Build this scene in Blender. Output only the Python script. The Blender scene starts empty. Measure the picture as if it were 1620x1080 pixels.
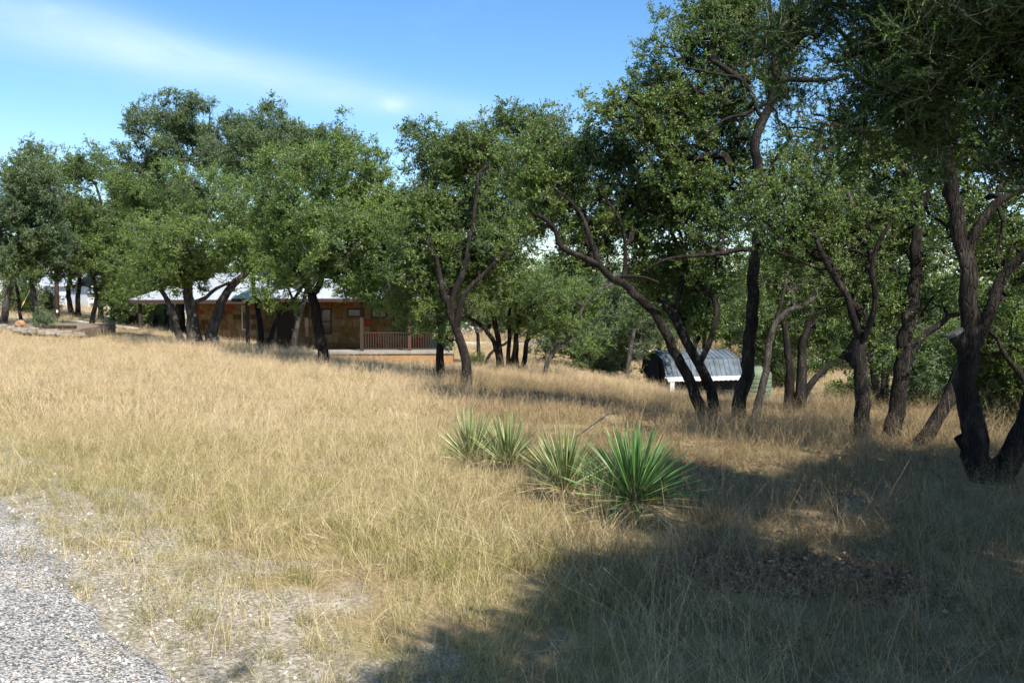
import bpy, bmesh, math, random
import numpy as np
from mathutils import Vector, Matrix
R = np.random.RandomState(11)
random.seed(11)
scene = bpy.context.scene
COL = scene.collection

# ------------------------------------------------------------------ camera
F = 1348.0; PIT = math.atan(68.0/F); CAMZ = 1.65
cam_d = bpy.data.cameras.new('camera'); cam = bpy.data.objects.new('camera', cam_d); COL.objects.link(cam)
cam.location = (0, 0, CAMZ); cam.rotation_euler = (math.pi/2-PIT, 0, 0)
cam_d.sensor_width = 36; cam_d.lens = 36*F/1620; cam_d.clip_start = .05; cam_d.clip_end = 6000
scene.camera = cam
# ------------------------------------------------------------------ light
SUN_EL = math.radians(50); SUN_AZ = math.radians(148)          # azimuth clockwise from +Y: from the right, a little behind
sun_dir = Vector((math.sin(SUN_AZ)*math.cos(SUN_EL), math.cos(SUN_AZ)*math.cos(SUN_EL), math.sin(SUN_EL)))
sl = bpy.data.lights.new('sun', 'SUN'); sl.energy = 5.0; sl.angle = math.radians(.53); sl.color = (1, .955, .87)
sun = bpy.data.objects.new('sun', sl); COL.objects.link(sun); sun.rotation_euler = sun_dir.to_track_quat('Z', 'Y').to_euler(); sun.location = (0, 0, 60)
scene.view_settings.view_transform = 'Standard'; scene.view_settings.look = 'None'
scene.view_settings.exposure = 0.90; scene.view_settings.gamma = 1
scene.view_settings.use_curve_mapping = False
world = bpy.data.worlds.new('World'); scene.world = world; world.use_nodes = True
def world_nodes():
    nt = world.node_tree; N = nt.nodes; L = nt.links; N.clear()
    out = N.new('ShaderNodeOutputWorld'); bg = N.new('ShaderNodeBackground')
    sky = N.new('ShaderNodeTexSky'); sky.sky_type = 'NISHITA'; sky.sun_disc = False
    sky.sun_elevation = SUN_EL; sky.sun_rotation = SUN_AZ; sky.altitude = 300
    sky.air_density = 1.0; sky.dust_density = .6; sky.ozone_density = 1.6
    bg.inputs['Strength'].default_value = .069
    tc = N.new('ShaderNodeTexCoord'); sep = N.new('ShaderNodeSeparateXYZ'); L.new(tc.outputs['Generated'], sep.inputs[0])
    def M(op, a, b=None, c=None, clamp=False):
        n = N.new('ShaderNodeMath'); n.operation = op; n.use_clamp = clamp
        for i, v in enumerate((a, b, c)):
            if v is None: continue
            if isinstance(v, (int, float)): n.inputs[i].default_value = v
            else: L.new(v, n.inputs[i])
        return n.outputs[0]
    az = M('ARCTAN2', sep.outputs[0], sep.outputs[1]); el = M('ARCSINE', sep.outputs[2])
    def noise(sc, det, sx, sy, rough=.6, rot=0.0):
        cb = N.new('ShaderNodeCombineXYZ')
        u = M('ADD', M('MULTIPLY', az, math.cos(rot)), M('MULTIPLY', el, math.sin(rot)))
        v = M('SUBTRACT', M('MULTIPLY', el, math.cos(rot)), M('MULTIPLY', az, math.sin(rot)))
        L.new(M('MULTIPLY', u, sx), cb.inputs[0]); L.new(M('MULTIPLY', v, sy), cb.inputs[1])
        t = N.new('ShaderNodeTexNoise'); t.inputs['Scale'].default_value = sc; t.inputs['Detail'].default_value = det; t.inputs['Roughness'].default_value = rough
        t.inputs['Distortion'].default_value = .6
        L.new(cb.outputs[0], t.inputs['Vector']); return t.outputs[0]
    def gauss(x, c, w):
        d = M('DIVIDE', M('SUBTRACT', x, c), w); return M('EXPONENT', M('MULTIPLY', M('MULTIPLY', d, d), -1.0))
    # cirrus streamer falling from upper left to the right
    e0 = M('ADD', M('MULTIPLY', az, -.125), .219)
    w = M('SUBTRACT', .016, M('MULTIPLY', az, .035))
    band = M('MULTIPLY', gauss(el, M('SUBTRACT', e0, .012), w), M('MULTIPLY', noise(3.2, 5, 1.2, 5, rot=-.12), 2.1))
    band = M('MULTIPLY', band, gauss(az, -.38, .34))
    low = M('MULTIPLY', gauss(el, .155, .05), M('MULTIPLY', noise(2.1, 5, 1.6, 6, rot=-.12), .75))
    low = M('MULTIPLY', low, gauss(az, -.6, .5))
    wisp = M('MULTIPLY', M('SUBTRACT', noise(1.6, 6, 1.2, 4.2, .62, rot=-.3), .56, clamp=True), .9)
    puff = M('MULTIPLY', M('MULTIPLY', gauss(az, -.137, .015), gauss(el, .2185, .008)), M('MULTIPLY', noise(30, 4, 1, 1.6), 1.3))
    puff2 = M('MULTIPLY', M('MULTIPLY', gauss(az, -.49, .014), gauss(el, .284, .006)), M('MULTIPLY', noise(30, 4, 1, 1.6), .5))
    c = M('ADD', M('ADD', M('MULTIPLY', band, .8), M('MULTIPLY', low, .45)), M('ADD', wisp, M('ADD', puff, puff2)))
    c = M('MINIMUM', M('MULTIPLY', c, .62), .8)
    mix = N.new('ShaderNodeMix'); mix.data_type = 'RGBA'
    L.new(c, mix.inputs['Factor'])
    hs = N.new('ShaderNodeHueSaturation'); hs.inputs['Saturation'].default_value = 1.27; hs.inputs['Value'].default_value = 1.75
    L.new(sky.outputs[0], hs.inputs['Color'])
    L.new(hs.outputs[0], mix.inputs[6]); mix.inputs[7].default_value = (6.6, 8.4, 9.6, 1)
    L.new(mix.outputs[2], bg.inputs['Color']); L.new(bg.outputs[0], out.inputs['Surface'])
world_nodes()
cy = scene.cycles
cy.max_bounces = 6; cy.diffuse_bounces = 3; cy.glossy_bounces = 2; cy.transmission_bounces = 4; cy.transparent_max_bounces = 6
cy.sample_clamp_indirect = 6; cy.caustics_reflective = False; cy.caustics_refractive = False

# ------------------------------------------------------------------ helpers
def P(px, py, Y):
    """world point seen in pixel (px, py) of the 1620 x 1080 photograph at distance Y in front of the camera"""
    a = (px-810)/F; b = (540-py)/F
    c, s = math.cos(PIT), math.sin(PIT)
    d = (a, c+s*b, -s+c*b); t = Y/d[1]
    return np.array((d[0]*t, Y, CAMZ+d[2]*t))
def pxX(px, Y): return P(px, 472, Y)[0]

def tag(o, label=None, cat=None, group=None, kind=None):
    if label: o['label'] = label
    if cat: o['category'] = cat
    if group: o['group'] = group
    if kind: o['kind'] = kind
    return o
def empty(name, loc, rz=0):
    o = bpy.data.objects.new(name, None); COL.objects.link(o); o.location = loc; o.rotation_euler = (0, 0, rz); o.empty_display_size = .2
    return o
def link(name, me, mat=None, parent=None):
    o = bpy.data.objects.new(name, me); COL.objects.link(o)
    if mat is not None and len(me.materials) == 0: me.materials.append(mat)
    if parent is not None: o.parent = parent
    return o
def mesh_np(name, V, Fc, smooth=False):
    """V (n,3); Fc (m,k) int, constant k, or a list of such arrays"""
    me = bpy.data.meshes.new(name)
    if not isinstance(Fc, list): Fc = [Fc]
    Fc = [f for f in Fc if len(f)]
    V = np.asarray(V, dtype=np.float32)
    me.vertices.add(len(V)); me.vertices.foreach_set('co', V.ravel())
    nl = sum(f.size for f in Fc); npol = sum(len(f) for f in Fc)
    me.loops.add(nl); me.polygons.add(npol)
    me.loops.foreach_set('vertex_index', np.concatenate([f.ravel() for f in Fc]).astype(np.int32))
    st = []; k0 = 0
    for f in Fc:
        st.append(k0+np.arange(len(f))*f.shape[1]); k0 += f.size
    me.polygons.foreach_set('loop_start', np.concatenate(st).astype(np.int32))
    if smooth: me.polygons.foreach_set('use_smooth', np.ones(npol, dtype=bool))
    me.update(calc_edges=True); me.validate()
    return me
class MB:
    """collects boxes, prisms and tubes, links them as one mesh object"""
    def __init__(s): s.V = []; s.F = []
    def add(s, V, Fc):
        k = len(s.V); s.V += [tuple(v) for v in V]; s.F += [tuple(i+k for i in f) for f in Fc]; return s
    def box(s, x0, x1, y0, y1, z0, z1):
        V = [(x, y, z) for z in (z0, z1) for y in (y0, y1) for x in (x0, x1)]
        return s.add(V, [(0, 2, 3, 1), (4, 5, 7, 6), (0, 1, 5, 4), (2, 6, 7, 3), (0, 4, 6, 2), (1, 3, 7, 5)])
    def tube(s, pts, rad, k=8, cap=True):
        pts = [Vector(p) for p in pts]; n = len(pts)
        if not isinstance(rad, (list, tuple)): rad = [rad]*n
        V = []
        for i, p in enumerate(pts):
            t = (pts[min(i+1, n-1)]-pts[max(i-1, 0)]).normalized()
            a = t.orthogonal().normalized() if i == 0 else (a-t*a.dot(t)).normalized()
            b = t.cross(a)
            for j in range(k):
                th = 2*math.pi*j/k; V.append(p+(a*math.cos(th)+b*math.sin(th))*rad[i])
        Fc = [(i*k+j, i*k+(j+1) % k, (i+1)*k+(j+1) % k, (i+1)*k+j) for i in range(n-1) for j in range(k)]
        if cap: Fc += [tuple(range(k))[::-1], tuple(range((n-1)*k, n*k))]
        return s.add(V, Fc)
    def build(s, name, mat=None, parent=None, bevel=0, smooth=False):
        me = bpy.data.meshes.new(name); me.from_pydata(s.V, [], s.F); me.update()
        if bevel:
            bm = bmesh.new(); bm.from_mesh(me)
            bmesh.ops.bevel(bm, geom=bm.edges[:], offset=bevel, segments=1, affect='EDGES')
            bm.to_mesh(me); bm.free()
        if smooth: me.polygons.foreach_set('use_smooth', np.ones(len(me.polygons), dtype=bool))
        return link(name, me, mat, parent)

# value noise for placement and terrain
_tab = np.random.RandomState(5).rand(256, 256)
def vnoise(x, y, s=1.0):
    x = np.asarray(x, float)/s; y = np.asarray(y, float)/s
    xi = np.floor(x).astype(int); yi = np.floor(y).astype(int); fx = x-xi; fy = y-yi
    fx = fx*fx*(3-2*fx); fy = fy*fy*(3-2*fy)
    g = lambda i, j: _tab[i % 256, j % 256]
    return (g(xi, yi)*(1-fx)+g(xi+1, yi)*fx)*(1-fy)+(g(xi, yi+1)*(1-fx)+g(xi+1, yi+1)*fx)*fy

# ------------------------------------------------------------------ materials
def mat(name, rough=.8, spec=.3):
    m = bpy.data.materials.new(name); m.use_nodes = True
    nt = m.node_tree; b = nt.nodes['Principled BSDF']
    b.inputs['Roughness'].default_value = rough; b.inputs['Specular IOR Level'].default_value = spec
    return m, nt, b
def nd(nt, t, **kw):
    n = nt.nodes.new(t)
    for k, v in kw.items():
        if k in n.inputs: n.inputs[k].default_value = v
        else: setattr(n, k, v)
    return n
def ramp(nt, fac, stops, interp='LINEAR'):
    r = nt.nodes.new('ShaderNodeValToRGB'); cr = r.color_ramp; cr.interpolation = interp
    while len(cr.elements) < len(stops): cr.elements.new(.5)
    for e, (p, c) in zip(cr.elements, stops): e.position = p; e.color = (*c, 1)
    nt.links.new(fac, r.inputs[0]); return r.outputs[0]
def mixc(nt, f, a, b, mode='MIX'):
    m = nt.nodes.new('ShaderNodeMix'); m.data_type = 'RGBA'; m.blend_type = mode
    for s, v in ((0, f), (6, a), (7, b)):
        if isinstance(v, (int, float)): m.inputs[s].default_value = v
        elif isinstance(v, tuple): m.inputs[s].default_value = (*v, 1)
        else: nt.links.new(v, m.inputs[s])
    return m.outputs[2]
def noise_n(nt, scale, detail=4, rough=.55, vec=None, stretch=None):
    if vec is None: vec = nt.nodes.new('ShaderNodeNewGeometry').outputs['Position']
    if stretch:
        mp = nt.nodes.new('ShaderNodeMapping'); mp.inputs['Scale'].default_value = stretch; nt.links.new(vec, mp.inputs[0]); vec = mp.outputs[0]
    n = nd(nt, 'ShaderNodeTexNoise', Scale=scale, Detail=detail, Roughness=rough); nt.links.new(vec, n.inputs['Vector']); return n.outputs[0]
def bump(nt, b, h, strength=.5, dist=.02):
    n = nd(nt, 'ShaderNodeBump', Strength=strength, Distance=dist); nt.links.new(h, n.inputs['Height']); nt.links.new(n.outputs[0], b.inputs['Normal'])
def simple(name, col, rough=.7, var=.25, scale=6, metal=0, spec=.3, bumps=0):
    m, nt, b = mat(name, rough, spec); b.inputs['Metallic'].default_value = metal
    n = noise_n(nt, scale, 5)
    nt.links.new(ramp(nt, n, [(.3, tuple(c*(1-var) for c in col)), (.7, tuple(min(1, c*(1+var)) for c in col))]), b.inputs['Base Color'])
    if bumps: bump(nt, b, noise_n(nt, scale*6, 4), bumps, .01)
    return m
def leaf_mat(name, stops, trans=.25, rough=.42, tint=(.9, 1.15, .35)):
    m, nt, b = mat(name, rough, .45)
    oi = nt.nodes.new('ShaderNodeObjectInfo'); at = nd(nt, 'ShaderNodeAttribute', attribute_name='lv')
    ad = nd(nt, 'ShaderNodeMath', operation='MULTIPLY_ADD'); ad.inputs[1].default_value = .55
    m2 = nd(nt, 'ShaderNodeMath', operation='MULTIPLY'); m2.inputs[1].default_value = .45
    nt.links.new(oi.outputs['Random'], m2.inputs[0]); nt.links.new(at.outputs['Fac'], ad.inputs[0]); nt.links.new(m2.outputs[0], ad.inputs[2])
    c = ramp(nt, ad.outputs[0], stops)
    big = noise_n(nt, .55, 3)
    c = mixc(nt, 1.0, c, ramp(nt, big, [(.3, (.62, .72, .78)), (.7, (1.38, 1.26, .95))]), 'MULTIPLY')
    nt.links.new(c, b.inputs['Base Color'])
    tr = nt.nodes.new('ShaderNodeBsdfTranslucent'); nt.links.new(mixc(nt, 1.0, c, tint, 'MULTIPLY'), tr.inputs[0])
    ms = nt.nodes.new('ShaderNodeMixShader'); ms.inputs[0].default_value = trans
    nt.links.new(b.outputs[0], ms.inputs[1]); nt.links.new(tr.outputs[0], ms.inputs[2])
    nt.links.new(ms.outputs[0], nt.nodes['Material Output'].inputs['Surface'])
    return m
M = {}
M['leaf_oak'] = leaf_mat('live_oak_leaf', [(0, (.055, .094, .020)), (.45, (.100, .158, .036)), (.8, (.165, .235, .060)), (.955, (.16, .185, .055)), (.975, (.24, .17, .045)), (1, (.22, .11, .035))], .34)
M['leaf_pale'] = leaf_mat('pale_oak_leaf', [(0, (.075, .130, .028)), (.5, (.125, .20, .045)), (.85, (.185, .26, .07)), (.96, (.19, .21, .06)), (1, (.3, .2, .05))], .36)
M['leaf_blue'] = leaf_mat('blue_green_leaf', [(0, (.060, .098, .042)), (.5, (.10, .155, .066)), (.9, (.145, .21, .09)), (1, (.14, .17, .09))], .30)
M['leaf_juniper'] = leaf_mat('juniper_leaf', [(0, (.018, .042, .007)), (.5, (.032, .072, .011)), (.9, (.06, .115, .02)), (1, (.14, .11, .03))], .3, .75)
M['leaf_shrub'] = leaf_mat('shrub_leaf', [(0, (.055, .09, .02)), (.5, (.09, .14, .03)), (1, (.17, .19, .05))], .32)
def bark_mat(name, c0, c1, c2):
    m, nt, b = mat(name, .95, .1)
    n = noise_n(nt, 9, 6, .65, stretch=(1, 1, .28)); n2 = noise_n(nt, 2.2, 3)
    vo = nd(nt, 'ShaderNodeTexVoronoi', Scale=34.0, feature='DISTANCE_TO_EDGE'); g = nt.nodes.new('ShaderNodeNewGeometry'); mp = nt.nodes.new('ShaderNodeMapping')
    mp.inputs['Scale'].default_value = (1, 1, .13); nt.links.new(g.outputs['Position'], mp.inputs[0]); nt.links.new(mp.outputs[0], vo.inputs['Vector'])
    c = ramp(nt, n, [(.32, c0), (.52, c1), (.72, c2)])
    c = mixc(nt, 1.0, c, ramp(nt, n2, [(.3, (.75, .75, .75)), (.7, (1.25, 1.22, 1.18))]), 'MULTIPLY')
    crack = ramp(nt, vo.outputs['Distance'], [(0, (.4, .4, .4)), (.12, (1, 1, 1))])
    c = mixc(nt, .45, c, crack, 'MULTIPLY')
    c = mixc(nt, ramp(nt, noise_n(nt, 5.5, 5, .7), [(.60, (0, 0, 0)), (.72, (.7, .7, .7))]), c, tuple(v*1.25 for v in c2))
    nt.links.new(c, b.inputs['Base Color'])
    h = nd(nt, 'ShaderNodeMath', operation='ADD'); nt.links.new(n, h.inputs[0]); nt.links.new(crack, h.inputs[1])
    bump(nt, b, h.outputs[0], .9, .03); return m
M['bark'] = bark_mat('dark_oak_bark', (.013, .011, .010), (.030, .025, .022), (.070, .061, .054))
M['bark_grey'] = bark_mat('grey_oak_bark', (.032, .028, .025), (.078, .069, .062), (.17, .155, .143))
M['cut_wood'] = simple('weathered_cut_wood', (.15, .14, .13), .9, .4, 22, bumps=.8)
M['twig_dead'] = simple('dead_twig', (.2, .175, .15), .9, .3, 8)

def grass_mat():
    m, nt, b = mat('dry_grass_blade', .6, .25)
    oi = nt.nodes.new('ShaderNodeObjectInfo'); at = nd(nt, 'ShaderNodeAttribute', attribute_name='lv')
    hb = nd(nt, 'ShaderNodeAttribute', attribute_name='hb')
    straw = ramp(nt, at.outputs['Fac'], [(0, (.20, .175, .055)), (.3, (.38, .30, .12)), (.6, (.54, .44, .235)), (.85, (.74, .63, .40)), (1, (.46, .28, .17))])
    green = ramp(nt, at.outputs['Fac'], [(0, (.10, .125, .026)), (.45, (.20, .205, .05)), (.8, (.35, .30, .10)), (1, (.48, .38, .17))])
    pink = ramp(nt, at.outputs['Fac'], [(0, (.40, .28, .15)), (.5, (.62, .46, .29)), (1, (.72, .54, .37))])
    g = nt.nodes.new('ShaderNodeNewGeometry').outputs['Position']
    pat = noise_n(nt, .33, 3, .6); pat2 = noise_n(nt, 1.7, 3, .6)
    sep = nt.nodes.new('ShaderNodeSeparateXYZ'); nt.links.new(g, sep.inputs[0])
    def Mt(op, a, bb, clamp=False):
        n = nd(nt, 'ShaderNodeMath', operation=op, use_clamp=clamp)
        for i, v in enumerate((a, bb)):
            if isinstance(v, (int, float)): n.inputs[i].default_value = v
            else: nt.links.new(v, n.inputs[i])
        return n.outputs[0]
    # green share: more near the road and in noise patches, and low on the blade
    near = nd(nt, 'ShaderNodeMapRange'); nt.links.new(sep.outputs[1], near.inputs[0])
    near.inputs[1].default_value = 5; near.inputs[2].default_value = 15; near.inputs[3].default_value = .26; near.inputs[4].default_value = -.02
    q = Mt('ADD', Mt('MULTIPLY', Mt('SUBTRACT', pat, .5), 1.5), near.outputs[0])
    q = Mt('ADD', q, Mt('MULTIPLY', Mt('SUBTRACT', pat2, .5), 1.2))
    q = Mt('ADD', q, Mt('MULTIPLY', Mt('SUBTRACT', oi.outputs['Random'], .42), .7))
    q = Mt('MULTIPLY', Mt('ADD', q, 0.0), 1.4, True)
    c = mixc(nt, q, straw, green)
    fr = nd(nt, 'ShaderNodeMapRange'); nt.links.new(sep.outputs[1], fr.inputs[0])
    fr.inputs[1].default_value = 8; fr.inputs[2].default_value = 20; fr.inputs[3].default_value = .0; fr.inputs[4].default_value = .75
    pk = Mt('MULTIPLY', fr.outputs[0], Mt('MULTIPLY', noise_n(nt, .21, 3, .6), 1.5), True)
    c = mixc(nt, Mt('MULTIPLY', pk, Mt('MULTIPLY', hb.outputs['Fac'], 1.25, True), True), c, pink)
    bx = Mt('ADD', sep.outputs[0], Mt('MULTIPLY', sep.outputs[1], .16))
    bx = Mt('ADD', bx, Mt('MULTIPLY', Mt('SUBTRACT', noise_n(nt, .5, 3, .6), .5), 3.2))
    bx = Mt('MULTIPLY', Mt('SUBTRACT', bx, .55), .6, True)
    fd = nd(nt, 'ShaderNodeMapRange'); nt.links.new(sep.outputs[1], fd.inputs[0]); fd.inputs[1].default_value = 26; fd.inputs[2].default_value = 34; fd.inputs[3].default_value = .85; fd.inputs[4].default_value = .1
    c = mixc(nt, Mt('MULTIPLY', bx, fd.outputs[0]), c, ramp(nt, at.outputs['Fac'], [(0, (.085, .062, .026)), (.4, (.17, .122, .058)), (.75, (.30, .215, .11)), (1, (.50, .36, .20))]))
    nt.links.new(c, b.inputs['Base Color'])
    tr = nt.nodes.new('ShaderNodeBsdfTranslucent'); nt.links.new(c, tr.inputs[0])
    ms = nt.nodes.new('ShaderNodeMixShader'); ms.inputs[0].default_value = .3
    nt.links.new(b.outputs[0], ms.inputs[1]); nt.links.new(tr.outputs[0], ms.inputs[2])
    nt.links.new(ms.outputs[0], nt.nodes['Material Output'].inputs['Surface'])
    return m
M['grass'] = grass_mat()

# ------------------------------------------------------------------ tree table (pixel skeletons at true distances)
# name, label, group, Y, trunk limbs [(points, r0, r1)], crown blobs [(px, py, rx, ry, depth_m, dY)], options
OAKG = 'live oaks standing in the dry grass'
T = []
def TR(name, label, Y, limbs, blobs, n=300, leaf='leaf_oak', bark='bark', sp=6, ss=1.0, kind='oak', group=OAKG, cat='tree', base=True, spread=.38):
    T.append(dict(name=name, label=label, Y=Y, limbs=limbs, blobs=blobs, n=n, leaf=leaf, bark=bark, sp=sp, ss=ss, kind=kind, group=group, cat=cat, base=base, spread=spread))
# --- left half
TR('live_oak', 'broad pale green oak with several thick trunks spreading before the left porch', 37,
   [([(309, 549), (306, 520), (303, 490), (298, 462), (303, 430), (318, 400), (335, 360)], .42, .12),
    ([(289, 547), (284, 525), (280, 500), (270, 478), (258, 458), (247, 440), (225, 415)], .22, .08),
    ([(332, 550), (337, 520), (345, 490), (357, 462), (380, 438), (410, 415), (440, 395), (470, 370)], .34, .1),
    ([(318, 480), (335, 462), (352, 452), (372, 445)], .12, .06)],
   [(330, 380, 125, 60, 3.5, -1), (260, 400, 70, 45, 2.6, 0), (380, 330, 95, 60, 3, -1), (300, 320, 85, 55, 3, 0), (430, 380, 70, 45, 2.5, -1), (255, 445, 50, 22, 2, -1)], 600, 'leaf_pale', 'bark_grey', 7)
TR('live_oak', 'oak with a single dark forked trunk in front of the stone porch wall', 30,
   [([(513, 581), (510, 555), (504, 520), (499, 485), (494, 465)], .25, .2),
    ([(494, 465), (480, 445), (466, 425), (455, 400), (440, 360)], .17, .07),
    ([(496, 468), (505, 450), (512, 425), (520, 390), (530, 340)], .17, .06),
    ([(512, 425), (535, 405), (560, 385), (590, 360)], .1, .05)],
   [(520, 350, 105, 75, 3, -1), (460, 300, 65, 50, 2.5, 0), (590, 360, 65, 70, 2.5, 0), (560, 420, 85, 35, 2.2, -1), (530, 270, 60, 45, 2.2, .5), (430, 375, 45, 50, 2, 0), (625, 420, 45, 45, 1.8, 0), (600, 458, 60, 26, 1.6, -.5), (640, 480, 35, 24, 1.4, -.5), (545, 455, 45, 18, 1.5, -.5), (440, 440, 45, 20, 1.6, -.5)], 740, 'leaf_pale', 'bark', 7)
TR('live_oak', 'thin oak with two leaning stems close to the house wall', 39,
   [([(414, 552), (413, 520), (409, 490), (402, 460), (400, 430), (405, 400)], .2, .1),
    ([(424, 554), (432, 520), (447, 492), (463, 475), (480, 450)], .17, .08),
    ([(408, 485), (425, 465), (445, 445), (455, 420)], .1, .05)],
   [(415, 370, 55, 40, 2, 0), (470, 420, 40, 28, 1.8, 0), (380, 410, 35, 25, 1.6, 0)], 200, 'leaf_pale', 'bark', 6)
TR('live_oak', 'short oak with a pale flared foot beside the stone wall corner', 37.5,
   [([(463, 561), (467, 535), (472, 505), (478, 485), (486, 455), (490, 430)], .2, .09),
    ([(470, 505), (462, 470), (450, 440)], .1, .05)],
   [(480, 420, 40, 35, 1.8, 0)], 110, 'leaf_pale', 'bark_grey', 6)
TR('live_oak', 'dark oak with crooked forked trunk right of the railing, rounded crown over the yuccas', 23.5,
   [([(737, 613), (738, 585), (732, 550), (722, 520), (713, 495), (704, 470), (698, 445), (690, 410), (675, 380)], .20, .07),
    ([(722, 520), (728, 485), (736, 465), (750, 448), (775, 425), (800, 400)], .13, .06),
    ([(712, 490), (722, 455), (735, 425), (742, 390), (750, 340), (755, 290)], .14, .05)],
   [(740, 330, 85, 60, 2.2, 0), (690, 245, 60, 50, 1.8, .5), (800, 270, 80, 60, 2.2, 0), (700, 400, 75, 38, 1.8, -.5), (830, 210, 70, 40, 1.8, .5), (670, 320, 35, 70, 1.4, 0), (800, 370, 70, 38, 1.8, 0), (760, 215, 70, 35, 1.8, 0), (678, 455, 42, 38, 1.4, 0), (690, 505, 24, 28, 1.0, 0), (640, 430, 40, 30, 1.4, 0), (770, 420, 60, 28, 1.6, 0)], 860, 'leaf_oak', 'bark', 7, .85, spread=.3)
TR('live_oak', 'straight dark oak trunk just left of the forked one by the railing', 26.5,
   [([(697, 599), (696, 570), (697, 540), (703, 512), (713, 480), (725, 440), (735, 400)], .19, .09),
    ([(700, 520), (690, 490), (675, 465), (655, 445)], .1, .05)],
   [(680, 440, 50, 35, 1.8, 0), (735, 390, 60, 35, 2, 0)], 170, 'leaf_oak', 'bark', 6, .9)
CL = 'clump of slim oaks right of the stone house'
TR('live_oak', 'left pair of stems in the clump of slim oaks, one leaning far left', 36.5,
   [([(790, 588), (787, 560), (778, 535), (766, 518), (752, 508), (738, 500)], .17, .07),
    ([(793, 588), (791, 560), (786, 525), (780, 495), (775, 465), (768, 450)], .2, .1),
    ([(780, 500), (790, 475), (805, 455)], .08, .05)],
   [(770, 450, 50, 28, 2, 0), (745, 480, 30, 28, 1.5, 0)], 130, 'leaf_oak', 'bark', 5, 1, group=CL)
TR('live_oak', 'two upright stems in the middle of the slim oak clump', 37,
   [([(803, 589), (804, 560), (806, 530), (805, 500), (812, 470)], .15, .08),
    ([(808, 589), (813, 560), (816, 535), (824, 505), (838, 485), (855, 470)], .16, .07)],
   [(835, 465, 55, 28, 2, 0), (820, 500, 30, 20, 1.5, 0)], 130, 'leaf_oak', 'bark', 5, 1, group=CL)
TR('live_oak', 'right stem of the slim oak clump with a limb reaching right', 37.5,
   [([(819, 590), (816, 562), (817, 540)], .17, .13),
    ([(825, 591), (831, 560), (834, 540), (845, 527), (862, 518), (885, 512), (905, 503)], .18, .05),
    ([(833, 540), (840, 515), (852, 490), (870, 470)], .1, .05), ([(817, 540), (818, 515), (815, 490)], .1, .06)],
   [(880, 480, 50, 30, 2, 0), (900, 500, 35, 22, 1.6, 0)], 130, 'leaf_oak', 'bark', 5, 1, group=CL)
TR('live_oak', 'small grey oak leaning right with a long bare light branch', 34.5,
   [([(861, 597), (866, 575), (873, 560), (884, 545), (898, 535), (912, 522), (918, 505), (919, 492), (924, 484), (935, 470), (952, 458), (970, 450)], .13, .05),
    ([(922, 487), (912, 478), (900, 475), (888, 474)], .045, .02)],
   [(900, 470, 40, 28, 1.6, 0), (930, 520, 30, 22, 1.4, 0), (890, 500, 28, 18, 1.2, 0)], 90, 'leaf_pale', 'bark_grey', 4, .9)
TR('live_oak', 'short grey trunk behind the slim oak clump near the far lane', 47,
   [([(758, 574), (757, 545), (755, 525), (748, 505)], .17, .09)], [(750, 480, 35, 22, 1.8, 0)], 60, 'leaf_blue', 'bark_grey', 5, 1.2)
TR('live_oak', 'thin stem leaning right behind the slim oak clump', 46,
   [([(769, 576), (775, 560), (790, 548), (803, 540), (815, 515)], .13, .07)], [(800, 480, 40, 22, 1.8, 0)], 60, 'leaf_blue', 'bark', 5, 1.2)
# --- far left
LG = 'oaks at the left by the raised stone bed'
TR('live_oak', 'thick leaning oak at the left edge of the photo', 40,
   [([(3, 518), (8, 495), (12, 470), (18, 450), (30, 430), (20, 400)], .24, .1)], [(10, 380, 60, 50, 2.6, 0), (-30, 320, 70, 60, 3, 0), (25, 310, 50, 50, 2.5, 0)], 260, 'leaf_blue', 'bark_grey', 6, 1.1, group=LG)
TR('live_oak', 'thin oak curving left behind the raised stone bed', 40.5,
   [([(35, 518), (32, 495), (30, 470), (24, 448), (20, 430)], .12, .07)], [(40, 400, 50, 35, 2.2, 0)], 110, 'leaf_oak', 'bark', 6, 1.1, group=LG)
TR('live_oak', 'oak at the right end of the raised stone bed beside the wooden pole', 40.5,
   [([(55, 520), (56, 490), (53, 462), (50, 440), (60, 400), (75, 360), (90, 320)], .2, .08), ([(53, 450), (35, 410), (10, 330), (0, 320)], .13, .05)],
   [(70, 330, 65, 70, 3, 0), (60, 410, 60, 35, 2.6, 0), (60, 265, 40, 35, 2, 0)], 360, 'leaf_blue', 'bark_grey', 6, 1.1, group=LG)
TR('live_oak', 'slender curved grey trunk alone on the open grass left of the porch', 43,
   [([(145, 514), (148, 495), (153, 480), (152, 460), (147, 440), (143, 415), (150, 380), (160, 330), (150, 290)], .17, .07), ([(148, 440), (165, 425), (185, 405)], .07, .04)],
   [(140, 330, 75, 60, 3, 0), (130, 400, 65, 40, 3, -.5), (125, 270, 50, 40, 2.4, 0), (185, 390, 50, 55, 2.5, 0), (110, 435, 60, 20, 2.4, -1), (200, 440, 50, 22, 2.2, 0)], 560, 'leaf_oak', 'bark_grey', 6, 1.1, group=LG)
FG = 'far oaks beyond the open grass at the left'
for (px, by, tx, lab) in ((113, 496, 108, 'far dark trunk behind the wooden pole by the white building'), (123, 503, 122, 'far thick dark trunk right of the white shed wall'),
                         (160, 504, 160, 'far straight trunk right of the slender curved grey trunk'), (177, 509, 181, 'far pale trunk close before the dark undergrowth at left')):
    TR('live_oak', lab, 62, [([(px, by), (tx, by-35), (tx+3, by-65), (tx, by-95)], .27, .15)], [(tx, by-95, 40, 30, 3.5, 0), (tx+5, by-135, 40, 35, 3.5, 0)], 130, 'leaf_oak', 'bark', 5, 1.6, group=FG)
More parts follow.
